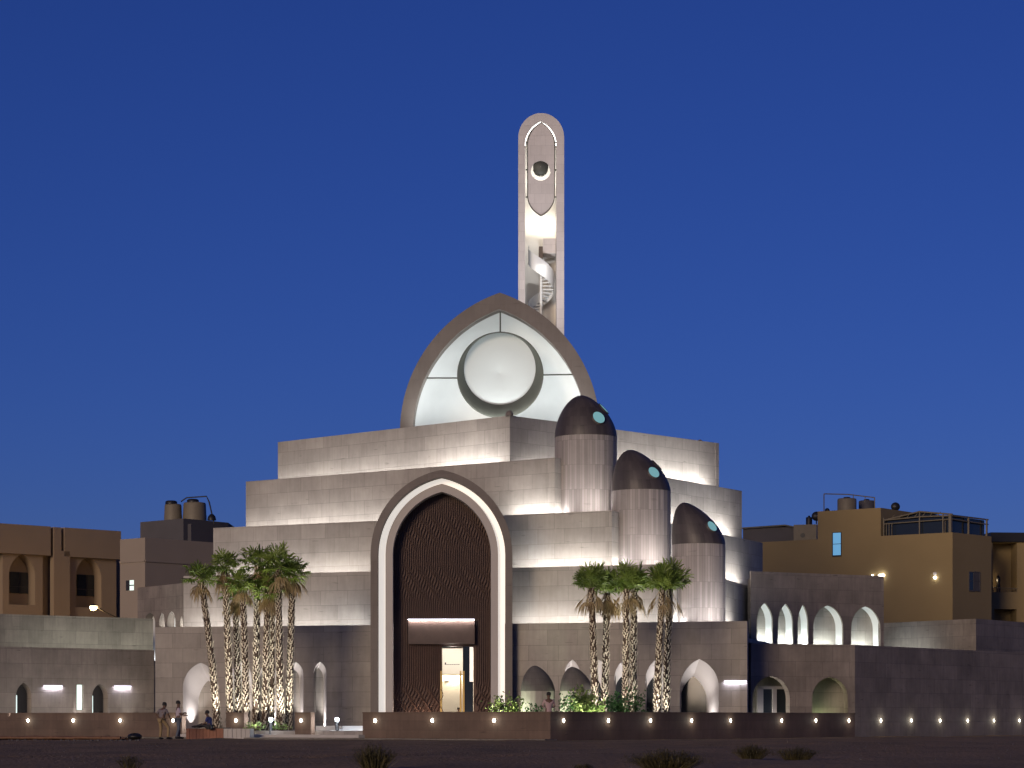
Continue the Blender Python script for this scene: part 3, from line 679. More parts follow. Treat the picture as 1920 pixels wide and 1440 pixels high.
m = MB(); m.obox(FW.p(-.05, 0, -1.7), FW.u*(FW.L+1), FW.n*.1, Z*ZT); 
m.build('inner_wall', M['stone'], ra)
m = MB(); uL = FW.u_(1420, -.9); u5 = FW.u_(1449, -.9); u6 = FW.u_(1456, -.9); u7 = FW.u_(1484, -.9)
for a, b in ((uL, uL+.12), (FW.u_(1424, -.9), FW.u_(1431, -.9)), (u5, u6), (u7, u7+.15)): m.obox(FW.p(a, .37, -1.0), FW.u*(b-a), FW.n*.12, Z*2.2)
m.obox(FW.p(uL, 2.45, -1.0), FW.u*(u7-uL), FW.n*.12, Z*.14); dfm = m.build('door_frame', M['pale'], ra)
m = MB(); m.obox(FW.p(uL+.1, .37, -1.06), FW.u*(u7-uL-.1), FW.n*.04, Z*2.1); m.build('glass_door', M['darkglass'], dfm)
area(FW.p(FW.u_(1446), .45, -.75), Z*1+FW.n*.1, 1.6, .15, 40, (1, .96, .88), along=FW.u)
area(FW.p(FW.u_(1562), .45, -1.35), Z-FW.n*.3, 1.3, .15, 26, (.75, .85, .4), along=FW.u)

DW = 137.0; w0 = at(1408, 1071, DW); ZW = w0.z; w1 = atz(1657, 1080, ZW); FB = Frame(w0, w1)
rb = thing('arcade_block', FB.p(3, ZT), 'dim stone upper block right of the terraces with five brightly lit arched recesses', 'annex')
holes = []
for x0, x1, yap in ((1419, 1449, 1130), (1459, 1487, 1132), (1496, 1515.5, 1133), (1525, 1581, 1135), (1596, 1651, 1137)):
    a, b = FB.u_(x0), FB.u_(x1); holes.append(arch((a+b)/2, (b-a)/2, FB.z_((x0+x1)/2, yap+(36 if x1-x0 < 40 else 42)), FB.z_((x0+x1)/2, yap), 2.2))
m = MB(); plate(m, FB, [(0, 2), (FB.L, 2), (FB.L, ZW), (0, ZW)], holes, 0, -.12, hole_edges=True)
_bd = V((.3, .95, 0)).normalized()*8; m.obox(FB.p(0, 2, -.125), FB.u*.3, _bd, Z*(ZW-2)); _be = V((FB.p(FB.L, 0).x/FB.p(FB.L, 0).y-.012, 1, 0)).normalized()*8; m.obox(FB.p(FB.L-.3, 2, -.125), FB.u*.3, _be, Z*(ZW-2)); m.build('wall', M['stone_dim'], rb)
for h in holes:
    a, b = h[0][0], h[-1][0]; m = MB(); H_ = [FB.p(u, z, -.12) for u, z in h]; G_ = [FB.p(u, z, -.75) for u, z in h]; loft(m, H_, G_)
    nn_ = m.build('recess', M['white'], rb); m = MB(); m.add([p-FB.n*.003 for p in G_][::-1]); m.build('recess_back', M['stone'], nn_)
    area(FB.p((a+b)/2, ZT+.4, -.3), Z-FB.n*.35, (b-a)*.8, .08, (9*(b-a)+17 if b-a > 1.2 else 55), (.93, 1, .95), along=FB.u, name='recess_light')
m = MB(); m.prism([tuple(FB.p(.3, 0, -.76))[:2], tuple(FB.p(FB.L-.3, 0, -.76))[:2], tuple(FB.p(FB.L-.3, 0, -.76)+_be*.9)[:2], tuple(FB.p(.3, 0, -.76)+_bd*.9)[:2]], 2, ZW-.4); m.build('roof', M['stone_dim'], rb)
# grey boundary block behind
c0 = at(1830, 1160, 150); g1 = atz(1640, 1169, c0.z); g2 = atz(1960, 1170, c0.z)
m = MB(); m.prism([tuple(g1)[:2], tuple(c0)[:2], tuple(g2)[:2], (g2.x, g2.y+12), (g1.x, g1.y+12)], 0, c0.z)
tag(m.build('boundary_building', M['stone_dim']), 'plain grey stone block behind the right garden wall, pale left face', 'building')
fbb = Frame(g1, c0); area(fbb.p(fbb.L*.35, ZT+.2, 1.5), -fbb.n+Z*.8, 4, .3, 60, (.95, 1, .95), along=fbb.u, name='added_wall_fill')  # added spill light, lifts the left face of the block

# ---------------------------------------------------------------- left annex
l0 = at(0, 1212, 124.5); ZL = l0.z; l1 = atz(289, 1219, ZL); FX = Frame(l0+(l0-l1)*.12, l1)
la = thing('annex', FX.p(5, .37), 'low grey stone annex at the left with two narrow dark arched doors and slot lights', 'annex')
hs = [arch(FX.u_(x), FX.u_(x+14.5)-FX.u_(x), FX.z_(x, 1306), FX.z_(x, ya), .2) for x, ya in ((44.5, 1280), (187.5, 1282))]
wr = rect(FX.u_(144), FX.u_(157), FX.z_(150, 1331), FX.z_(150, 1284))
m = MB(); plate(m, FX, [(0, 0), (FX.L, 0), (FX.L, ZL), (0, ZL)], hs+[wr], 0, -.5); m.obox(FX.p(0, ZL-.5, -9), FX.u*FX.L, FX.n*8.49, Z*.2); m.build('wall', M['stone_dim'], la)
for h in hs:
    m = MB(); m.add([FX.p(u, z, -.45) for u, z in h][::-1]); d = m.build('door', M['darkroom'], la)
    a = h[0][0]; m = MB(); m.obox(FX.p(a+.17, .3, -.44), FX.u*.16, FX.n*.02, Z*(h[15][1]-.95)); m.build('door_glazing', M['winwhite'], d)
m = MB(); m.obox(FX.p(wr[0][0], wr[0][1], -.2), FX.u*(wr[1][0]-wr[0][0]), FX.n*.02, Z*(wr[2][1]-wr[1][1])); m.build('window', M['winwhite'], la)['label'] = 'narrow pale lit window'
slot(FX, 82, 116, 1287, la, 16); slot(FX, 214, 245, 1287.5, la, 16)
spot(FX.p(FX.u_(235), .5, .6), V((-.1, .25, 1))-FX.u*.0, 60, (1, .96, .9), 60)
spot(FX.p(FX.u_(135), .5, .5), -FX.u*-.5+Z*1-FX.n*.45, 90, (1, .97, .95), 50)
v0 = at(0, 1151, 139); ZU = v0.z; v1 = atz(287, 1160, ZU); FY = Frame(v0+(v0-v1)*.12, v1)
m = MB(); plate(m, FY, [(0, 0), (FY.L, 0), (FY.L, ZU), (0, ZU)], [], 0, -.4); m.obox(FY.p(0, ZU-.6, -6), FY.u*FY.L, FY.n*5.59, Z*.2); m.build('upper_wall', M['stone_dim'], la)['label'] = 'greenish grey upper wall of the annex'
area(FY.p(FY.L*.7, ZL-.2, 2.5), Z*.7-FY.n, 12, .2, 150, (.9, 1, .88), along=FY.u, name='added_wall_fill')  # added fill, brightens the upper annex wall
# wing with little lit arches between annex and terraces
x0 = at(343, 1093, 146); ZV = x0.z; x1 = atz(258, 1102, ZV); FV = Frame(x1, x0)
lw = thing('side_wing', FV.p(1, ZG), 'small dark stone wing at the left end of the terraces with four tiny lit arches', 'annex')
hv = []
for xa, xb, ya, yb in ((271, 291, 1150, 1240), (298, 309, 1149, 1180), (313.5, 329, 1147, 1180), (337, 343.5, 1155, 1180)):
    a, b = FV.u_(xa), FV.u_(xb); hv.append(arch((a+b)/2, (b-a)/2-.01, FV.z_(xa, ya+20), FV.z_(xa, ya), FV.z_(xa, yb)))
m = MB(); plate(m, FV, [(0, 1), (FV.L, 1), (FV.L, ZV), (0, ZV)], hv, 0, -.45); m.obox(FV.p(0, 1, -7), FV.u*.3, FV.n*6.5, Z*(ZV-1)); m.build('wall', M['stone_dim'], lw)
for i, h in enumerate(hv):
    m = MB(); G_ = [FV.p(u, z, -.47) for u, z in h]; m.add(G_[::-1]); m.build('recess_back', M['white'], lw)
    area(FV.p((h[0][0]+h[-1][0])/2, h[0][1]+.05, -.3), Z-FV.n*.5, .3, .06, 7+i*1.5, (1, .99, .97), along=FV.u, name='recess_light')

# ---------------------------------------------------------------- houses behind
def block(par, name, mat, fr, z0, z1, depth, label=None):
    m = MB(); m.obox(fr.p(0, z0, -depth), fr.u*fr.L, fr.n*depth, Z*(z1-z0)); o = m.build(name, M[mat], par)
    if label: o['label'] = label
    return o
a0 = at(-60, 978, 169.0); ZA = at(0, 980, 170).z; A0 = atz(-60, 977, ZA); A1 = atz(227, 996, ZA); FH = Frame(A0, A1)
ha = thing('house', FH.p(4, 0), 'tan rendered house at the far left with two pointed arched window bays', 'house')
zb_ = FH.z_(100, 1042)
m = MB(); u95, u100, u115, u120 = [FH.u_(x) for x in (95, 101, 115, 121)]
m.obox(FH.p(0, zb_, -12), FH.u*u95, FH.n*12, Z*(ZA-zb_)); m.obox(FH.p(u120, zb_, -12), FH.u*(FH.L-u120), FH.n*12, Z*(ZA-zb_)); m.build('upper_wall', M['render_tan'], ha)
m = MB(); m.obox(FH.p(u95+.003, zb_-.0, -12), FH.u*(u120-u95-.006), FH.n*11.6, Z*(ZA-zb_-.1)); m.obox(FH.p(u100, 0, -.5), FH.u*(u115-u100), FH.n*.5, Z*(ZA-.02)); m.obox(FH.p(u115+.003, 0, -.5), FH.u*(FH.u_(131)-u115), FH.n*.5, Z*(FH.z_(120, 1033)))
m.build('pilaster', M['render_tan'], ha)
ns_ = -.35; hh_ = []
for xl, xr, ya, ysh, yb, wl, wr_, wt, wb in ((17, 66, 1038, 1078, 1133, 18.5, 54, 1072, 1112), (142, 190, 1043, 1082, 1138, 144.5, 178, 1077, 1117)):
    c = FH.u_((xl+xr)/2, ns_); wd = FH.u_(xr, ns_)-c
    hh_.append((arch(c, wd, FH.z_(xl, ysh, ns_), FH.z_(xl, ya, ns_), FH.z_(xl, yb, ns_)), (wl, wr_, wt, wb)))
uA, uB, uC, uD = FH.u_(5, ns_), FH.u_(80, ns_), FH.u_(131, ns_), FH.u_(218, ns_)
m = MB(); plate(m, FH, rect(uA, uB, 0, zb_), [hh_[0][0]], ns_, -1.3); plate(m, FH, rect(uC, uD, 0, zb_), [hh_[1][0]], ns_, -1.3)
m.obox(FH.p(uB+.003, 0, -12), FH.u*(uC-uB-.006), FH.n*10.9, Z*zb_); m.obox(FH.p(.3, 0, -12), FH.u*(FH.L-.8), FH.n*10.65, Z*zb_); m.build('lower_wall', M['render_tan'], ha)
for h, (a, b, c, d) in hh_:
    n_ = -1.28; m = MB(); u0, u1 = FH.u_(a, n_), FH.u_(b, n_); z0, z1 = FH.z_(a, d, n_), FH.z_(a, c, n_)
    m.obox(FH.p(u0, z0, n_-.1), FH.u*(u1-u0), FH.n*.12, Z*(z1-z0)); wd = m.build('window', M['darkglass'], ha)
    m = MB(); m.obox(FH.p(u0, z0+(z1-z0)*.3, n_+.02), FH.u*(u1-u0), FH.n*.03, Z*.05); m.obox(FH.p((u0+u1)/2-.02, z0, n_+.022), FH.u*.04, FH.n*.03, Z*(z1-z0)); m.build('window_frame', M['dark'], wd)

b0 = at(272, 1008, 160); ZB = b0.z; b1 = atz(440, 1020, ZB); bl = atz(225, 1011.5, ZB)
hb = thing('house', (b0.x, b0.y, 0), 'beige house behind the left palms with a dark roof room and water tanks', 'house')
f1, f2 = Frame(bl, b0), Frame(b0, b1)
m = MB(); m.prism([tuple(bl)[:2], tuple(b0)[:2], tuple(b1)[:2], (b1.x, b1.y+9), (bl.x, bl.y+9)], 0, ZB); 
for f in (f1, f2): m.obox(f.p(0, f.z_(272, 1053), 0), f.u*f.L, f.n*.07, Z*.12)
m.build('wall', M['render_tan2'], hb)
m = MB(); _r = at(205, 1020, 182); m.box(_r.x, _r.x+2.5, 182, 188, 0, _r.z); m.build('rear_wall', M['render_tan2'], hb)
u0, u1, z0, z1 = f1.u_(238), f1.u_(251), f1.z_(244, 1107), f1.z_(244, 1088)
m = MB(); m.obox(f1.p(u0, z0, -.05), f1.u*(u1-u0), f1.n*.06, Z*(z1-z0)); wd = m.build('window', M['winwhite'], hb)
m = MB(); m.obox(f1.p(u0-.06, z0, .011), f1.u*(u1-u0)*.5, f1.n*.03, Z*(z1-z0)); m.obox(f1.p(u0, (z0+z1)/2-.04, .011), f1.u*(u1-u0), f1.n*.03, Z*.07); m.build('window_frame', M['dark'], wd)
r0 = at(344, 972, 166); ZR = r0.z; r1 = atz(263, 979, ZR); r2 = atz(428, 980, ZR)
m = MB(); m.prism([tuple(r1)[:2], tuple(r0)[:2], tuple(r2)[:2], (r2.x, r2.y+6), (r1.x, r1.y+6)], ZB-1, ZR); m.obox(at(352, 1015, 164.6)-Z*.5, (.25, 0, 0), (0, .3, 0), Z*1.7); m.build('roof_room', M['roofgrey'], hb)
for xa, xb, yt in ((308, 341, 946), (343, 387, 943)):
    c = at((xa+xb)/2, 970, 168.5); r = (xb-xa)/2/FPX*168.5; zt = zat(yt, 168.5)
    t_ = thing('water_tank', (c.x, c.y, ZR), 'round tan water tank on the dark roof room, '+('smaller left one' if xa == 308 else 'larger right one with pipes over it'), 'tank', 'water tanks on the left house')
    m = MB(); m.lathe((c.x, c.y, 0), [(r*1.02, ZR-.05), (r*1.02, ZR+.4), (r, ZR+.45), (r*.96, zt-.1), (r*.9, zt), (.01, zt+.12)], 24); tk = m.build('body', M['tank'], t_)
    m = MB(); m.lathe((c.x-.1, c.y-.2, 0), [(.42, zt), (.42, zt+.18), (.3, zt+.25), (.01, zt+.26)], 14); m.build('lid', M['black'], t_)
    if xa == 343:
        m = MB(); m.tube([(c.x-.9, c.y-.5, zt+.05), (c.x-.5, c.y-.5, zt+.32), (c.x+.9, c.y-.5, zt+.42), (c.x+1.1, c.y-.6, zt), (c.x+1.5, c.y-.9, ZR-.3)], .05, 6); m.build('pipe', M['black'], t_)
m = MB(); c = at(397, 973, 165.8); m.lathe(c-Z*.1, [(.3, 0), (.3, .1), (.25, .28), (.12, .42), (.01, .46)], 14); tag(m.build('roof_vent', M['black']), 'small black domed vent on the dark roof room right of the tanks', 'vent')

# right: large ochre house
k0 = at(1786, 998, 185); ZC = k0.z; kl = atz(1380, 1019, ZC); kr = atz(1859, 1006, ZC); FC, FCr = Frame(kl, k0), Frame(k0, kr)
hc_ = thing('house', (k0.x, k0.y, 0), 'large plain ochre house at the right with one blue lit window', 'house')
m = MB(); m.prism([tuple(kl)[:2], tuple(k0)[:2], tuple(kr)[:2], (kr.x, kr.y+14), (kl.x, kl.y+14)], 0, ZC); m.build('wall', M['ochre'], hc_)
u0, u1 = FC.u_(1533), FC.u_(1651.5); zt = FC.z_(1592, 955.5)
m = MB(); m.obox(FC.p(u0, ZC-1, -6), FC.u*(u1-u0), FC.n*6.004, Z*(zt-ZC+1)); m.build('stair_tower', M['ochre'], hc_)
def fwin(par, fr, xa, xb, ya, yb, mat, label=None, frame='dark'):
    u0, u1, z0, z1 = fr.u_(xa), fr.u_(xb), fr.z_((xa+xb)/2, yb), fr.z_((xa+xb)/2, ya)
    m = MB(); m.obox(fr.p(u0, z0, -.04), fr.u*(u1-u0), fr.n*.06, Z*(z1-z0)); o = m.build('window', M[mat], par)
    if label: o['label'] = label
    m = MB()
    for a, b, c, d in ((u0-.05, u1+.05, z0-.12, z0), (u0-.05, u1+.05, z1, z1+.05), (u0-.06, u0, z0, z1), (u1, u1+.06, z0, z1), (u0, u1, (z0+z1)/2-.02, (z0+z1)/2+.02)): m.obox(fr.p(a, c, -.02), fr.u*(b-a), fr.n*.07, Z*(d-c))
    m.build('window_frame', M[frame], o); return o
fwin(hc_, FC, 1562, 1577, 999, 1041, 'bluewin', 'tall window glowing blue')
fwin(hc_, FCr, 1817, 1825, 1073, 1106, 'darkglass', frame='roofgrey'); fwin(hc_, FCr, 1826.5, 1836, 1073, 1106, 'roofgrey', frame='roofgrey')
for x, y, r_ in ((1753, 1083, 1), (1636, 1079.5, .6), (1650, 1079, 1.1), (1655.5, 1078.5, 1)):
    u, z = FC.px(x, y, .12); c = FC.p(u, z, .0); m = MB(); m.lathe(c+FC.n*.12-Z*.1, [(.02, 0), (.11*r_, .03), (.13*r_, .1), (.11*r_, .17), (.02, .2)], 10); lp = m.build('wall_light', M['gloww'], hc_)
    m = MB(); m.obox(c-FC.u*.04-Z*.02, FC.u*.08, FC.n*.14, Z*.03); m.build('bracket', M['dark'], lp)
u, z = FC.px(1753, 1076, .01); m = MB(); c = FC.p(u, z, .02); m.add([c+(FC.u*math.cos(a)+Z*math.sin(a))*.16 for a in [i*math.pi/6 for i in range(12)]][::-1]); m.build('extract_vent', M['pale'], hc_)
# glazed roof shelter
gl = thing('roof_shelter', FC.p(FC.L-3, ZC), 'steel framed glazed shelter with low pitched roof on the ochre house', 'shelter')
gf = MB(); pan = MB(); ua, ub, um = FC.u_(1655), FC.L-.1, FC.u_(1722)
zE = FC.z_(1660, 975); zB = FC.z_(1786, 964); zM = FC.z_(1722, 959)
def post(fr, u, z0, z1, t=.09, n=-.25): gf.obox(fr.p(u-t/2, z0, n), fr.u*t, fr.n*t, Z*(z1-z0))
for u in (ua, um, FC.u_(1766)): post(FC, u, ZC, zE+(zM-zE)*max(0, 1-abs(u-um)/5))
post(FC, ub-.15, ZC, zB, .22)
gf.tube([FC.p(ua, zE, -.2), FC.p(um, zE+.12, -.2), FC.p(ub, zB-.1, -.2)], .06, 5); gf.tube([FC.p(ua, zE, -.2), FC.p(um, zM, -.2), FC.p(ub, zB, -.2)], .07, 5)
gf.tube([FC.p(ua, ZC+.95, -.2), FC.p(ub, ZC+1.05, -.2)], .05, 5)
for i in range(1, 9):
    u = ua+(ub-ua)*i/9; gf.tube([FC.p(u, zE+.1, -.2), FC.p(u+.3, (zM if u < um+2 else zB)-.12, -.2)], .035, 4)
for i in range(5): post(FC, ua+.25+i*.24 if i < 3 else FC.u_(1766)+(i-3)*.2, ZC, ZC+.95, .05, -.19)
fz = FCr.z_(1855, 974)
for x in (1820, 1854): post(FCr, FCr.u_(x), ZC, fz+.05, .12)
gf.tube([FCr.p(0, zB-.1, -.2), FCr.p(FCr.u_(1857), fz, -.2)], .06, 5); gf.tube([FCr.p(0, ZC+1.05, -.2), FCr.p(FCr.u_(1857), ZC+.95, -.2)], .05, 5)
gf.build('steel_frame', M['pale'] if False else M['tank'], gl)
pan.add([FC.p(ua, ZC, -.45), FC.p(ub-.3, ZC, -.45), FC.p(ub-.3, zB-.1, -.45), FC.p(um, zM-.12, -.45), FC.p(ua, zE-.05, -.45)])
pan.add([FCr.p(.3, ZC, -.45), FCr.p(FCr.u_(1855), ZC, -.45), FCr.p(FCr.u_(1855), fz-.05, -.45), FCr.p(.3, zB-.1, -.45)]); pan.build('glazing', M['darkglass'], gl)
m = MB(); a = FCr.p(.5, zB+.02, -.3); b = FCr.p(FCr.u_(1855), fz+.08, -.3); c = FCr.p(FCr.u_(1828), zB+.25, -2.5); m.add([a, b, c]); m.add([FC.p(ua, zE+.05, -.3), FC.p(um, zM+.03, -.3), FC.p(um, zM+.2, -5)]); m.add([FC.p(um, zM+.03, -.3), FC.p(ub, zB+.05, -.3), FC.p(um, zM+.2, -5)]); m.build('roof_sheet', M['roofgrey'], gl)
# roof clutter: tanks, frame, shed, dish
def rooftank(x0_, x1_, y0_, y1_, D, lab, mat='tank'):
    c = at((x0_+x1_)/2, y1_, D); r = (x1_-x0_)/2/FPX*D; zt = zat(y0_, D)
    t_ = thing('water_tank', (c.x, c.y, c.z), lab, 'tank', 'water tanks on the ochre house')
    m = MB(); m.lathe((c.x, c.y, 0), [(r, c.z-.4), (r, c.z+(zt-c.z)*.9), (r*.9, zt), (.02, zt+.06)], 20); m.build('body', M[mat], t_)
    m = MB(); m.lathe((c.x, c.y, 0), [(r*.35, zt-.02), (r*.35, zt+.12), (.02, zt+.15)], 12); m.build('lid', M['black'], t_)
rooftank(1570, 1606, 935, 958, 194, 'large tan round tank on the stair tower roof')
rooftank(1610, 1640, 939, 958, 196, 'dark tank right behind the large tan one', 'roofgrey')
rooftank(1511, 1523, 970, 982, 199, 'tiny black tank on the small beige roof hut', 'black')
m = MB(); zt2 = zt
for i, (x, y, q, e_) in enumerate(((1545, 960, 926, 1), (1640, 955, 933, 1))):
    p = at(x, y, 193.5); m.tube([p-Z*.4, at(x, q, 193.5)], .045, 5)
m.tube([at(1545, 926, 193.5), at(1590, 927, 193.5), at(1640, 933, 193.5)], .045, 5); m.tube([at(1600, 927, 193.5), at(1600, 940, 193.5)], .03, 5); m.tube([at(1622, 930, 193.5), at(1622, 943, 193.5)], .03, 5)
m.build('pipe_frame', M['tank'], hc_)
for nm, lab, x, y, r_, D in (('satellite_dish', 'dark satellite dish left of the stair tower', 1531, 968, .42, 199), ('satellite_dish', 'dark round dish behind the stair tower, right of the tanks', 1679, 950, .38, 197), ('satellite_dish', 'tiny dish on the left corner of the stair tower roof', 1551, 957, .2, 193)):
    c = at(x, y, D); m = MB(); m.lathe((0, 0, 0), [(r_, 0), (r_*.8, -.1), (r_*.4, -.18), (.01, -.2)], 16); m.v = [tuple(c+V((p[0], p[2], p[1]*.95))) for p in m.v]; m.tube([c, c-Z*r_*1.5+V((0, .1, 0))], .05, 6)
    tag(m.build(nm, M['black']), lab, 'satellite dish', 'satellite dishes on the roofs')
d0, d1, = at(1393, 990, 201), at(1489, 984.5, 200); fs = Frame(d0, d1)
sh_ = thing('roof_shed', fs.p(2, ZC), 'low dark sheet metal shed on the roof beside the terraces', 'shed')
m = MB(); m.obox(fs.p(0, ZC-1, -4), fs.u*fs.L, fs.n*4, Z*(d0.z-ZC+1.0)); m.build('wall', M['roofgrey'], sh_)
m = MB(); a, b = fs.p(-.2, d0.z+.02, .25), fs.p(fs.L*.83, zat(983.5, 200), .25); c = fs.p(fs.L+.2, zat(988, 200), .25); bk = -fs.n*4.5
m.add([a, b, b+bk, a+bk]); m.add([b, c, c+bk, b+bk]); m.add([a-Z*.12, b-Z*.12, b, a]); m.add([b-Z*.12, c-Z*.12, c, b]); m.build('roof', M['black'], sh_)
d2, d3 = at(1488, 984, 198), at(1531, 981, 197.5); fs = Frame(d2, d3); rh = thing('roof_hut', fs.p(1, ZC), 'small beige hut on the roof left of the stair tower', 'hut')
m = MB(); m.obox(fs.p(0, ZC-.5, -3), fs.u*fs.L, fs.n*3, Z*(d2.z-ZC+.5)); m.build('wall', M['tank'], rh)
m = MB(); c = fs.p(fs.L*.4, ZC+.75, .01); m.add([c+(fs.u*math.cos(a)+Z*math.sin(a))*.2 for a in [i*math.pi/6 for i in range(12)]][::-1]); m.build('fan_opening', M['black'], rh)
# far right house with balcony
e0 = at(1858, 1016, 196); ZD = e0.z; e1 = atz(1985, 1017, ZD); FD = Frame(e0, e1)
hd = thing('house', FD.p(2, 0), 'tan house at the far right edge with a recessed balcony', 'house')
m = MB(); plate(m, FD, [(0, 0), (FD.L, 0), (FD.L, ZD), (0, ZD)], [rect(.15, FD.u_(1907), FD.z_(1880, 1110), ZD-.05), rect(.3, FD.u_(1906), FD.z_(1880, 1180), FD.z_(1880, 1142))], 0, -1.6); m.obox(FD.p(0, 0, -8), FD.u*FD.L, FD.n*6.35, Z*ZD); m.build('wall', M['ochre'], hd)
m = MB(); m.obox(FD.p(-.1, ZD+.01, -9), FD.u*(FD.L+.2), FD.n*9.3, Z*.75); m.build('roof', M['black'], hd)
m = MB(); u1 = FD.u_(1907); zr = FD.z_(1880, 1110)
m.tube([FD.p(.15, zr+.35, .02), FD.p(u1, zr+.3, .02)], .035, 5)
for i in range(14): u = .2+i*(u1-.25)/13; m.tube([FD.p(u, zr, .02), FD.p(u, zr+.33, .02)], .022, 4)
m.build('balcony_rail', M['tank'], hd)
point(FD.p(.6, zr+1.0, -.6), 14, (1, .75, .45), .1, 'balcony_lamp')
m = MB(); m.lathe(FD.p(.85, zr+.02, -.7), [(.16, 0), (.17, .5), (.12, .8), (.2, 1.0), (.12, 1.3), (.02, 1.4)], 10); tag(m.build('balcony_planter', M['black']), 'tall dark object standing on the far right balcony', 'planter')

# street lamp over the annex
sl = thing('street_lamp', at(219, 1349, 166)-Z*.9, 'sodium street lamp on an arm in front of the tan house', 'street lamp')
lp0 = at(175, 1137.5, 164); m = MB(); q = at(219, 1158, 166); m.tube([V((q.x, q.y, 0)), q], [.09, .06], 8); m.build('pole', M['dark'], sl)
m = MB(); m.tube([q, at(200, 1149, 165), at(186, 1141, 164.3), lp0+V((.25, 0, .12))], .04, 6); m.build('arm', M['dark'], sl)
m = MB(); m.lathe(lp0, [(.01, .18), (.16, .16), (.24, .05), (.2, .0)], 12); hd_ = m.build('lamp_head', M['dark'], sl)
m = MB(); m.lathe(lp0-Z*.1, [(.01, -.16), (.18, -.1), (.27, .02), (.22, .14)], 12); m.build('lens', M['glowsod'], hd_)
point(lp0-Z*.35+V((0, -.1, 0)), 650, (1, .62, .25), .2, 'sodium_light')

# ---------------------------------------------------------------- palms
def leaf(mb, base, az, el, pet, rad, rng, spread=115, nseg=15, droop=.25, wid=.05, mi=0):
    d = V((math.cos(az)*math.cos(el), math.sin(az)*math.cos(el), math.sin(el))); s = V((-math.sin(az), math.cos(az), 0)); u = s.cross(d)*-1
    u = d.cross(s)*-1 if False else s.cross(d); u = -u if u.z < 0 else u
    hub = base+d*pet-Z*(pet*pet*.12)
    mb.add([base-s*.02, base+s*.02, hub+s*.012, hub-s*.012], mi=mi); mb.add([base-u*.02, base+u*.02, hub+u*.012, hub-u*.012], mi=mi)
    for i in range(nseg):
        a = R(spread)*(2*i/(nseg-1)-1)+rng.uniform(-.05, .05); L = rad*(1-.28*abs(a)/R(spread))*rng.uniform(.85, 1.08)
        q = d*math.cos(a)+s*math.sin(a); q = (q+u*.22*(1 if i % 2 else -1)*.4+u*.12*math.cos(a)).normalized(); side = u.cross(q).normalized() if u.cross(q).length > .05 else s
        side = (side+u*(.6 if i % 2 else -.6)).normalized()
        p1_ = hub+q*L*.5-Z*droop*L*.12; p2_ = hub+q*L*.85-Z*droop*L*.45; p3_ = hub+q*L-Z*droop*L*.95
        mb.add([hub, p1_-side*wid*.5, p1_+side*wid*.5], mi=mi); mb.add([p1_-side*wid*.5, p2_-side*wid*.34, p2_+side*wid*.34, p1_+side*wid*.5], mi=mi); mb.add([p2_-side*wid*.34, p3_, p2_+side*wid*.34], mi=mi)
def palm(bx, by, D, tx, ty, seed, label, group, crown=1.0, ngreen=30, ndead=14, upright=.0, r0=.2, zb=.37):
    crown *= .9; rng = random.Random(seed)
    base = at(bx, by, D); base.z = zb; top = at(tx, ty, D)
    t_ = thing('palm_tree', base, label, 'palm tree', group)
    rel = top-base; m = MB(); n = 26; path = []
    for i in range(n+1):
        t = i/n; path.append(base+rel*t+V((rel.x*.12*math.sin(t*math.pi)*-1, 0, 0))+V((rng.uniform(-.012, .012), rng.uniform(-.012, .012), 0)))
    rad = [r0*(1.12-.28*t/n+(.12 if t < 2 else 0)+.25*max(0, t/n-.86)) for t in range(n+1)]
    m.tube(path, [r*.86 for r in rad], 12, mi=0)
    H = rel.length; N_ = int(H*62)
    for j in range(N_):
        if rng.random() < .12: continue
        t = (j+.5)/N_; i = min(int(t*n), n-1); f = t*n-i; c = path[i].lerp(path[i+1], f); r = rad[i]*.84
        a = j*2.39996+rng.uniform(-.16, .16); d = V((math.cos(a), math.sin(a), 0)); s = V((-d.y, d.x, 0)); w_ = r*rng.uniform(.20, .38); o_ = rng.uniform(.02, .075); hh = rng.uniform(.05, .12); sk = s*rng.uniform(-.03, .03)
        p = c+d*r; tip = c+d*(r+o_)+Z*hh+sk
        m.add([p-s*w_*.5-Z*.06, p+s*w_*.5-Z*.06, tip+s*w_*.7, tip-s*w_*.7], mi=1)
        m.add([tip-s*w_*.7, tip+s*w_*.7, p+s*w_*.6+Z*.07, p-s*w_*.6+Z*.07], mi=0)
    m.build('trunk', [M['bark'], M['boot']], t_)
    g = MB(); top2 = path[-1]
    for i in range(ngreen):
        q = (i+.5)/ngreen; el = R(84-(108-52*upright)*q**.9+rng.uniform(-9, 9)); az = i*2.39996+rng.uniform(-.25, .25)
        leaf(g, top2+Z*rng.uniform(-.1, .2)+V((math.cos(az), math.sin(az), 0))*.08, az, el, crown*rng.uniform(.42, .74)*(1+upright*.9*max(0, math.sin(el))**2)*(1-upright*.25), crown*rng.uniform(.5, .7), rng, droop=.15+.5*q*(1-upright*.6), wid=.062)
    g.build('crown', M['frond'], t_)
    g = MB()
    for i in range(ndead):
        az = i*2.39996+rng.uniform(-.4, .4); el = R(rng.uniform(-80, -42))
        leaf(g, top2+V((math.cos(az), math.sin(az), 0))*.12-Z*rng.uniform(0, .35), az, el, crown*rng.uniform(.25, .5), crown*rng.uniform(.4, .7), rng, spread=55, nseg=9, droop=.8, wid=.055)
    if ndead: g.build('dead_fronds', M['dead'], t_)
GL, GR = 'palms left of the portal', 'palms right of the portal'
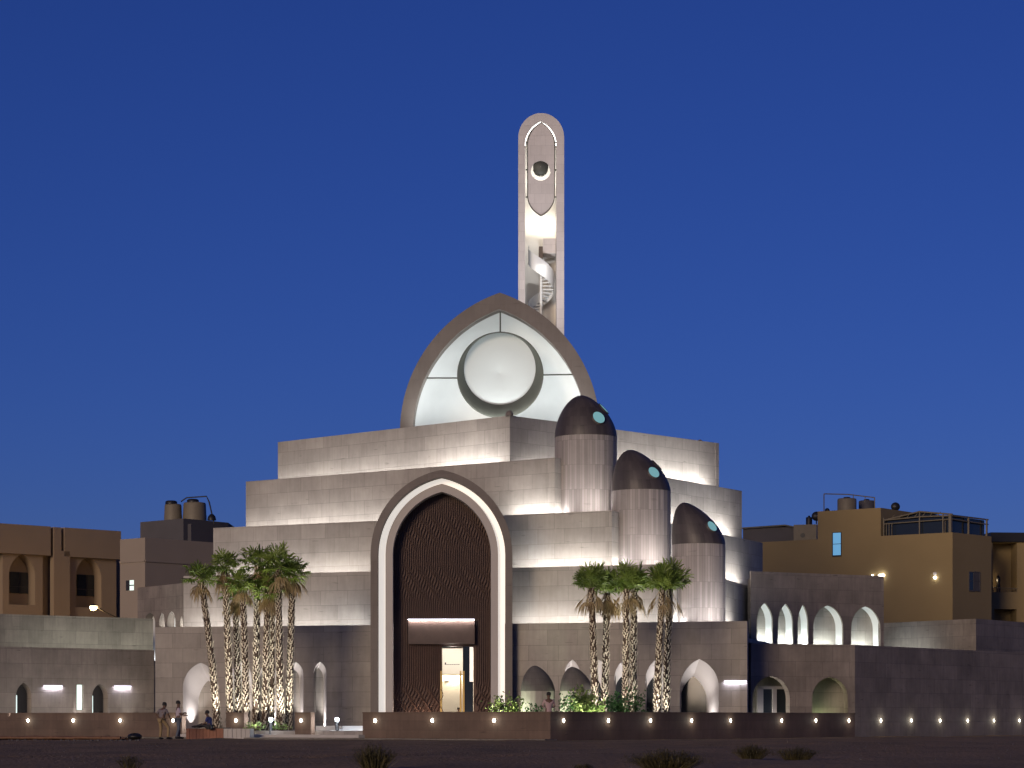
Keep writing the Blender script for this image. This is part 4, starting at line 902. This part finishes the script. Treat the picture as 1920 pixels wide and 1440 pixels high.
for a in [
 (408, 1368, 115.4, 376, 1086, 1, 'leaning leftmost palm of the left cluster, trunk slanting right to its foot', GL, .92, 26, 10),
 (432, 1370, 116.0, 421, 1068, 2, 'second palm from the left, pale thick trunk beside the leaning one', GL, 1.0, 28, 16),
 (447, 1370, 117.0, 441, 1122, 3, 'shorter palm with long yellow dead skirt in the left cluster', GL, .8, 20, 26),
 (462, 1368, 115.2, 455, 1102, 4, 'thin dark trunked palm in front of the yellow skirted one', GL, .85, 24, 10),
 (480, 1371, 116.6, 483, 1060, 5, 'tall palm at the middle of the left cluster with dark drooping crown', GL, 1.05, 28, 16),
 (497, 1372, 115.8, 502, 1110, 6, 'lower palm right of the cluster middle, crown under its neighbours', GL, .85, 24, 20),
 (508, 1368, 117.4, 511, 1085, 7, 'palm standing behind the left bollard, trunk half hidden', GL, .85, 22, 16),
 (526, 1370, 115.6, 521, 1064, 8, 'tallest palm of the left cluster with a spiky upright top', GL, 1.1, 30, 12),
 (542, 1370, 116.2, 549, 1078, 9, 'rightmost palm of the left cluster', GL, .95, 26, 16)]:
    palm(*a, upright=.1, r0=.185)
for a in [
 (1117, 1352, 111.8, 1108, 1103, 21, 'leftmost of the right palms, low yellow green frond reaching left', GR, 1.12, 34, 12),
 (1133, 1352, 113.2, 1139, 1112, 22, 'palm with pale dead skirt beside the leftmost right palm', GR, 1.05, 30, 18),
 (1173, 1352, 112.2, 1175, 1104, 23, 'thick dark palm in the middle of the right group', GR, 1.15, 32, 6),
 (1187, 1352, 113.4, 1189, 1106, 24, 'pale trunked palm touching the thick dark one', GR, 1.0, 28, 8),
 (1231, 1352, 111.6, 1242, 1106, 25, 'front palm of the pair at the right end of the group', GR, 1.05, 34, 5),
 (1248, 1352, 112.8, 1256, 1102, 26, 'rear palm of the pair at the right end of the group', GR, 1.2, 34, 3)]:
    palm(*a, upright=.75, r0=.185)
for o in [q for q in bpy.data.objects if q.name.startswith('palm_tree')]:
    c = V(o.location); left_ = c.x < 0; pv = .65+.6*((c.x*37) % 1)
    spot((c.x+(.12 if left_ else -.1), c.y-.8, .45), V((0, .2, 1)), pv*(600 if left_ else 520), (1, .97, .88), 54)

# ---------------------------------------------------------------- shrubs
def shrub(x0, x1, ytop, D, seed, label, n=420, size=.13, mat='leaf', zb=.37, group='leafy shrubs behind the garden wall'):
    rng = random.Random(seed); c = at((x0+x1)/2, 1340, D); rx = (x1-x0)/2/FPX*D; zt = zat(ytop, D); c.z = zb
    t_ = thing('shrub', c, label, 'shrub', group)
    st_ = MB(); g = MB(); br = []
    for i in range(13):
        a = rng.uniform(0, 6.28); q = rng.uniform(.2, 1)**.6; tip = c+V((math.cos(a)*rx*q, math.sin(a)*rx*.6*q, (zt-zb)*rng.uniform(.5, 1)*(1-.35*q*q)))
        mid = c.lerp(tip, .5)+V((rng.uniform(-.1, .1), rng.uniform(-.1, .1), .12)); st_.tube([c+V((rng.uniform(-.08, .08), 0, 0)), mid, tip], [.02, .014, .006], 5); br.append((mid, tip))
    st_.build('stem', M['bark'], t_)
    for i in range(n):
        mid, tip = rng.choice(br); p = mid.lerp(tip, rng.uniform(.15, 1.08))+V((rng.gauss(0, .14), rng.gauss(0, .12), rng.gauss(0, .11)))
        if p.z < zb+.05: p.z = zb+.1
        d = V((rng.gauss(0, 1), rng.gauss(0, 1), rng.gauss(.3, .6))).normalized(); s = d.cross(V((rng.gauss(0, 1), rng.gauss(0, 1), rng.gauss(0, 1)))).normalized(); L = size*rng.uniform(.7, 1.3)
        u = d.cross(s); g.add([p, p+d*L*.5+s*L*.3+u*.015, p+d*L, p+d*L*.5-s*L*.3+u*.015])
    g.build('foliage', M[mat], t_)
shrub(914, 984, 1294, 105.6, 31, 'bright green leafy shrub right of the portal, over the garden wall', 620, .17)
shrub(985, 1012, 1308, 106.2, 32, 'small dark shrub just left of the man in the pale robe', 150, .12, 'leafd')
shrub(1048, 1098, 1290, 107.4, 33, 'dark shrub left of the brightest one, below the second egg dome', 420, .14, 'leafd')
shrub(1068, 1142, 1280, 107.4, 34, 'brightest large green shrub at the foot of the right palms', 1200, .17)
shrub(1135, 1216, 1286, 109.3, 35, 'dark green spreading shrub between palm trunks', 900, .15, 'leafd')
shrub(455, 500, 1361, 112.6, 36, 'low green ground shrub at the foot of the left palms', 160, .1, 'leaf')
shrub(505, 548, 1362, 112.6, 37, 'low green ground shrub behind the left bollard', 140, .1, 'leaf')
for x, D, p in ((945, 105.0, 130), (1000, 105.6, 20), (1088, 106.5, 150), (1115, 106.6, 150), (1172, 108.3, 25)):
    c = at(x, 1370, D); c.z = .42; spot(c, V((0, .35, 1)), p*2.4, (1, .98, .75), 110, .06)

# ---------------------------------------------------------------- foreground: dry bushes, pipes, bench, bollards, steps
def drybush(x0, x1, ytop, D, seed, label, n=300):
    rng = random.Random(seed); c = at((x0+x1)/2, 1349, D); c.z = -.03; rx = (x1-x0)/2/FPX*D; h = zat(ytop, D)
    t_ = thing('dry_bush', c, label, 'bush', 'dry bushes on the sand'); g = MB(); g2 = MB()
    for i in range(n):
        a = rng.uniform(0, 6.28); q = rng.random()**.6; b = c+V((math.cos(a)*rx*.45*q, math.sin(a)*rx*.35*q, 0)); tip = c+V((math.cos(a)*rx*q*rng.uniform(.7, 1.1), math.sin(a)*rx*.7*q, h*rng.uniform(.45, 1.03)*(1-.45*q**2)))
        mid = b.lerp(tip, .55)+V((rng.gauss(0, .04), rng.gauss(0, .04), .05)); s = V((rng.gauss(0, 1), rng.gauss(0, 1), 0)).normalized()*.006
        g.add([b-s, b+s, mid+s*.8, mid-s*.8]); g.add([mid-s*.8, mid+s*.8, tip])
        for k in range(5):
            p = mid.lerp(tip, rng.random()); d = V((rng.gauss(0, 1), rng.gauss(0, 1), rng.gauss(.6, .6))).normalized()*.06; s2 = d.cross(Z).normalized()*.008; g2.add([p-s2, p+d*.6+s2, p+d])
    g.build('twigs', M['twig'], t_); g2.build('leaves', M['twig'], t_)
drybush(205, 280, 1411, 44.5, 41, 'small dry bush at the bottom left, under the lamp wall', 90)
drybush(652, 752, 1386, 44.8, 42, 'rounded dry bush at the bottom, left of the portal', 420)
drybush(1160, 1340, 1399, 43.4, 43, 'wide dark dry bush at the bottom, nearest the camera', 800)
drybush(1368, 1452, 1391, 56, 44, 'low dark bush farther back, left of its pair', 420)
drybush(1442, 1545, 1397, 54.5, 45, 'low sparse bush touching the right side of the farther one', 380)
drybush(1070, 1120, 1432, 43, 46, 'tiny dry tuft left of the wide dark bush', 60)

rng = random.Random(9)
pc_ = [(-30, 205, 1389.5, .09), (60, 214, 1387, .085), (-30, 236, 1386, .07), (20, 226, 1384, .07), (-40, 190, 1383.5, .06), (95, 240, 1388.8, .06)]
labs = ['nearest long pipe on the sand by the garden wall', 'pipe with orange lit end beside the black sack', 'long pipe second from the front of the pile', 'pipe lying on top of the pile', 'uppermost pipe reaching past the left edge', 'short thin pipe at the right front of the pile']
for (xa, xb, y, r_), lab in zip(pc_, labs):
    D = 104+rng.uniform(-.6, .6); a = at(xa, y, D+1.2); b = at(xb, y-.6, D); a.z = max(a.z, r_); b.z = max(b.z, r_)
    m = MB(); L = [a.lerp(b, i/12)+V((0, 0, rng.uniform(-.015, .015))) for i in range(13)]; m.tube(L, [r_*rng.uniform(.9, 1.1) for _ in L], 9)
    tag(m.build('pipe', M['rust'] if 'rust' in M else M['copper']), lab, 'pipe', 'old pipes piled on the sand')
m = MB(); c = at(252, 1381, 104); rows = []
for i in range(9):
    v = i/8*math.pi; rows.append([c+V((math.sin(v)*.3*math.cos(a)*(1+.2*math.sin(3*a)), math.sin(v)*.22*math.sin(a), -math.cos(v)*.13*(1+.25*math.sin(2*a+1)))) for a in [k*math.pi/7 for k in range(14)]])
m.grid(rows, True); tag(m.build('sack', M['black']), 'black sack at the right end of the pipe pile', 'sack')
m = MB(); rng = random.Random(3)
for i in range(60):
    x = rng.uniform(-20, 265); c = at(x, 1392+rng.uniform(-2, 2), 100); c.z = .02; s = rng.uniform(.02, .07); m.lathe(c, [(s, -.02), (s*.8, s*.5), (.003, s*.8)], 6, sm=False, uv=False)
for i in range(320):
    x = rng.uniform(-20, 1940); D = rng.uniform(44, 100); c = at(x, 1392, D); c.z = .0; s = rng.uniform(.006, .02); m.lathe(c, [(s, -.02), (s*.8, s*.5), (.003, s*.8)], 5, sm=False, uv=False)
tag(m.build('rubble', M['roofgrey']), 'scattered small stones on the sand', 'stones', kind='stuff')

bD = 110.5; b0_, b1_ = at(349, 1385, bD+.6), at(466, 1385, bD); FBn = Frame(b0_, b1_); zs = zat(1366, bD); um_ = FBn.u_(420)
bn = thing('bench', FBn.p(FBn.L/2, 0), 'low stone bench block, red brown left and pale right, man seated on it', 'bench')
m = MB(); i = 0; u = 0
while u < um_-.05: m.obox(FBn.p(u, -.05, -.6), FBn.u*.155, FBn.n*(.6-.012*(i % 2)), Z*(zs+.05)); u += .165; i += 1
m.build('brown_blocks', M['redstone'] if 'redstone' in M else M['stone_wall'], bn)
m = MB(); 
while u < FBn.L-.1: m.obox(FBn.p(u, -.05, -.6), FBn.u*.2, FBn.n*(.6-.012*(i % 2)), Z*(zs+.04)); u += .215; i += 1
m.build('pale_blocks', M['kerb'], bn)
m = MB(); m.obox(FBn.p(.9, zs+.002, -.58), FBn.u*(um_-.75), FBn.n*.5, Z*.04); m.build('seat_mat', M['black'], bn)
for x, lab in ((508, 'lit bollard in front of the left palms'), (632, 'lit bollard beside the white steps')):
    D = 112.4; c = at(x, 1378, D); zt = zat(1344, D)
    t_ = thing('bollard', c, lab, 'bollard', 'lit bollards at the entrance gap')
    m = MB(); m.lathe((c.x, c.y, 0), [(.12, c.z-.05), (.12, c.z+.04), (.085, c.z+.05), (.085, zt-.22)], 16); m.build('post', M['dark'], t_)
    m = MB(); m.lathe((c.x, c.y, 0), [(.075, zt-.22), (.08, zt-.05)], 16); m.lathe((c.x, c.y, 0), [(.08, zt-.05), (.01, zt-.04)], 16); m.build('lens', M['glowb'] if 'glowb' in M else M['gloww'], t_)
    m = MB(); m.lathe((c.x, c.y, 0), [(.1, zt-.05), (.1, zt-.01), (.01, zt)], 16); m.build('cap', M['dark'], t_)
    point((c.x, c.y-.2, zt-.12), 26, (.85, .92, 1), .08, 'bollard_light')
t_ = thing('steps', at(660, 1378, 113.6), 'short flight of white stone steps brightly lit beside the wall end', 'steps')
for i, (xa, ya) in enumerate(((630, 1372), (636, 1366.5), (642, 1361))):
    m = MB(); a, b = at(xa, ya, 113.6+i*.25), at(686, ya, 113.6+i*.25); m.box(a.x, b.x, a.y, a.y+.6, .1, a.z); m.build('step', M['white'], t_)
area(at(662, 1356, 112.4), V((0, 1, -.3)), 1.0, .1, 14, (.95, .97, 1), name='step_light')
m = MB(); a, b = at(592, 1361, 114.5), at(640, 1361, 114.3); m.box(a.x, b.x, a.y, a.y+.5, .1, a.z); tag(m.build('planter_kerb', M['kerb']), 'low grey planter edge behind the right bollard', 'planter')

# ---------------------------------------------------------------- people
def person(loc, rot, pose, shirt, trousers, label, scale=1.0, robe=None, name_extra=None):
    """pose: joint name -> (x right, y forward, z up) in metres; one skinned body, clothes and hair as children"""
    P = dict(pel=(0, 0, .95), sp=(0, .0, 1.15), ch=(0, 0, 1.36), nk=(0, .01, 1.5), h1=(0, .02, 1.6), h2=(0, .015, 1.68), h3=(0, .0, 1.75))
    for s_, q in (('l', -1), ('r', 1)):
        P.update({s_+'sh': (.19*q, 0, 1.42), s_+'el': (.24*q, -.03, 1.13), s_+'wr': (.25*q, .05, .88), s_+'hip': (.1*q, 0, .9), s_+'kn': (.11*q, .02, .5), s_+'an': (.11*q, -.02, .08), s_+'to': (.12*q, .15, .03)})
    P.update(pose)
    t_ = thing('person', loc, label, 'person'); t_.rotation_euler = (0, 0, rot); t_.scale = (scale,)*3
    def skin(nm, chain, mat, parent):
        names = []; ed = []; rad = {}
        for a, b, ra, rb_ in chain:
            for k_, r_ in ((a, ra), (b, rb_)):
                if k_ not in names: names.append(k_); rad[k_] = r_
            ed.append((names.index(a), names.index(b)))
        me = bpy.data.meshes.new(nm); me.from_pydata([V(P[k_]) for k_ in names], ed, []); me.materials.append(mat)
        o = link(bpy.data.objects.new(nm, me)); md = o.modifiers.new('skin', 'SKIN'); md.use_smooth_shade = True
        sv = me.skin_vertices[0].data
        for i, k_ in enumerate(names): r_ = rad[k_]; sv[i].radius = r_ if isinstance(r_, tuple) else (r_, r_); sv[i].use_root = (i == 0)
        ss = o.modifiers.new('sub', 'SUBSURF'); ss.levels = 1; ss.render_levels = 1
        o.parent = parent; return o
    ch = [('pel', 'sp', (.15, .11), (.14, .1)), ('sp', 'ch', (.14, .1), (.16, .11)), ('ch', 'nk', (.16, .11), .055), ('nk', 'h1', .055, .078), ('h1', 'h2', .078, .092), ('h2', 'h3', .092, .06)]
    for s_, q in (('l', -1), ('r', 1)):
        ch += [('ch', s_+'sh', (.16, .11), .062), (s_+'sh', s_+'el', .062, .042), (s_+'el', s_+'wr', .042, .026)]
        w_, e_ = V(P[s_+'wr']), V(P[s_+'el']); d = (w_-e_).normalized(); sd_ = d.cross(V((0, 1, .3))).normalized()
        P[s_+'pa'] = tuple(w_+d*.075); ch.append((s_+'wr', s_+'pa', .026, (.034, .02)))
        for k_, (o_, L) in enumerate(((-.027, .075), (-.009, .09), (.009, .085), (.027, .065))):
            b_ = w_+d*.08+sd_*o_*1.1; P[s_+'f%d' % k_] = tuple(b_+d*L*.5); P[s_+'g%d' % k_] = tuple(b_+d*L*.85+V((0, .02, -.02))); ch += [(s_+'pa', s_+'f%d' % k_, (.034, .02), .009), (s_+'f%d' % k_, s_+'g%d' % k_, .009, .008)]
        P[s_+'t0'] = tuple(w_+d*.05+sd_*.045+V((0, .02, 0))); P[s_+'t1'] = tuple(w_+d*.09+sd_*.06+V((0, .03, 0))); ch += [(s_+'wr', s_+'t0', .026, .012), (s_+'t0', s_+'t1', .012, .009)]
        ch += [('pel', s_+'hip', (.15, .11), .09), (s_+'hip', s_+'kn', .09, .06), (s_+'kn', s_+'an', .06, .04), (s_+'an', s_+'to', .04, .035)]
    h2 = V(P['h2']); f_ = (V((0, 1, 0)) if 'face' not in pose else V(pose['face'])).normalized()
    P['nose'] = tuple(h2+f_*.115-Z*.02); ch.append(('h2', 'nose', .092, .012))
    sx = f_.cross(Z)
    for q, nm in ((-1, 'el_'), (1, 'er_')): P[nm] = tuple(h2+sx*q*.1-Z*.01); ch.append(('h2', nm, .092, .016))
    body = skin('body', ch, M['skin'], t_)
    hp = MB(); c = h2+Z*.035-f_*.018
    hp.lathe((0, 0, 0), [(.101, -.05), (.106, 0), (.1, .05), (.075, .085), (.03, .105), (.001, .108)], 14); hp.v = [tuple(V(p)*1.04+c) for p in hp.v]
    o = hp.build('hair', M['hair']); o.parent = t_; o.location = (0, 0, 0)
    for q in (-1, 1):
        e = MB(); e.lathe(h2+f_*.092+sx*q*.032+Z*.005, [(.001, -.012), (.012, 0), (.001, .012)], 8); o = e.build('eye', M['black']); o.parent = t_; o.location = (0, 0, 0)
    mth = MB(); mth.obox(h2+f_*.086-Z*.065-sx*.025, sx*.05, f_*.006, Z*.01); o = mth.build('mouth', M['redstone']); o.parent = t_; o.location = (0, 0, 0)
    sc_ = [('pel', 'sp', (.165, .125), (.155, .12)), ('sp', 'ch', (.155, .12), (.18, .13))]
    for s_ in 'lr': P[s_+'mid'] = tuple(V(P[s_+'sh']).lerp(V(P[s_+'el']), .8)); sc_ += [('ch', s_+'sh', (.18, .13), .08), (s_+'sh', s_+'mid', .08, .062)]
    if robe:
        for k_, z_ in (('hem', .12),): P['hem'] = (P['pel'][0], P['pel'][1], z_)
        for s_ in 'lr': P[s_+'cuff'] = tuple(V(P[s_+'el']).lerp(V(P[s_+'wr']), .9)); sc_ += [(s_+'mid', s_+'cuff', .062, .055)]
        sc_.append(('pel', 'hem', (.165, .125), (.22, .17)))
        skin('robe', sc_, robe, t_)
    else:
        skin('shirt', sc_, shirt, t_)
        tr = []
        for s_ in 'lr': tr += [('pel', s_+'hip', (.15, .12), .105), (s_+'hip', s_+'kn', .105, .078), (s_+'kn', s_+'an', .078, .058)]
        skin('trousers', tr, trousers, t_)
        for s_ in 'lr':
            a, b = V(P[s_+'an']), V(P[s_+'to']); m = MB(); d = (b-a); d.z = 0; d = d.normalized() if d.length > 1e-3 else V((0, 1, 0)); n_ = d.cross(Z)
            z_ = min(a.z, b.z)-.03; m.tube([V((a.x, a.y, z_+.045))-d*.07, V((a.x, a.y, z_+.06)), V((b.x, b.y, z_+.04))+d*.03, V((b.x, b.y, z_+.03))+d*.07], [.04, .055, .045, .02], 8); o = m.build('shoe', M['black']); o.parent = t_; o.location = (0, 0, 0)
    return t_

def cloth(nm, c): return plain(nm, c, rough=.9, var=.12, scale=20)
g1_, k1_ = cloth('grey_shirt', (.17, .15, .16)), cloth('khaki', (.26, .19, .10))
l2_, j2_ = cloth('lilac_shirt', (.42, .36, .42)), cloth('jeans', (.09, .11, .15))
b3_, d3_ = cloth('blue_shirt', (.02, .03, .14)), cloth('dark_trousers', (.03, .03, .035))
rb_, wh_ = cloth('pale_robe', (.42, .30, .30)), cloth('white_robe', (.55, .5, .48))
def ground(x, D, z=0): p = at(x, 1349, D); p.z = z; return p
person(ground(303, 108.5), R(-35), {'sp': (0, .03, 1.13), 'ch': (-.02, .10, 1.32), 'nk': (0, .16, 1.44), 'h1': (0, .2, 1.53), 'h2': (0, .22, 1.6), 'h3': (0, .22, 1.67),
  'lsh': (-.2, .1, 1.37), 'lel': (-.38, .0, 1.15), 'lwr': (-.22, .08, .97), 'rsh': (.18, .12, 1.36), 'rel': (.26, .2, 1.14), 'rwr': (.2, .36, 1.0),
  'rkn': (.24, .22, .55), 'ran': (.33, .08, .08), 'rto': (.38, .24, .03), 'lkn': (-.08, .04, .5), 'lan': (-.07, -.02, .08), 'lto': (-.1, .14, .03), 'face': (.3, 1, 0)},
  g1_, k1_, 'man in grey shirt and khaki trousers stepping off one leg, hand on hip', .97)
person(ground(334, 111.2), R(-75), {'lel': (-.26, .06, 1.14), 'lwr': (-.18, .28, 1.2), 'rel': (.26, .08, 1.14), 'rwr': (.16, .32, 1.12), 'lkn': (-.1, .05, .5), 'lan': (-.1, .06, .08), 'lto': (-.1, .22, .03), 'ran': (.11, -.1, .08), 'rto': (.12, .06, .03)},
  l2_, j2_, 'standing man in pale lilac shirt and jeans holding both forearms forward', .98)
zs_ = zs+.05
person(ground(394, 110.6, zs_-.85), R(75), {'pel': (0, 0, .95), 'sp': (0, .02, 1.13), 'ch': (0, .08, 1.32), 'nk': (0, .13, 1.46), 'h1': (0, .16, 1.54), 'h2': (0, .17, 1.61), 'h3': (0, .16, 1.68),
  'lsh': (-.18, .07, 1.37), 'rsh': (.18, .07, 1.37), 'lel': (-.24, .16, 1.12), 'lwr': (-.16, .36, 1.05), 'rel': (.24, .16, 1.12), 'rwr': (.16, .36, 1.05),
  'lhip': (-.1, .03, .93), 'rhip': (.1, .03, .93), 'lkn': (-.12, .42, 1.05), 'rkn': (.12, .4, .98), 'lan': (-.12, .72, .93), 'ran': (.12, .7, .92), 'lto': (-.12, .86, .98), 'rto': (.12, .86, .96)},
  b3_, d3_, 'man in dark blue sitting on the stone bench with legs stretched left', .94)
person(ground(1029, 105.2, .37), R(10), {'lel': (-.3, .1, 1.14), 'lwr': (-.1, .25, 1.1), 'rel': (.3, .1, 1.14), 'rwr': (.1, .25, 1.1)}, None, None, 'man in pale pink robe with black hair, back turned, behind the garden wall corner', .96, robe=rb_)
pp = FP.p(FP.u_(859, SN), .39, SN-.75)
person(pp, R(160), {}, None, None, 'person in a white robe half hidden inside the lit doorway', .62, robe=wh_)

area(FX.p(FX.L*.55, 1.2, 2.8), Z*.5-FX.n, 12, .3, 110, (1, .93, .86), along=FX.u, name='added_wall_fill')  # added fill in front of the lower left annex wall
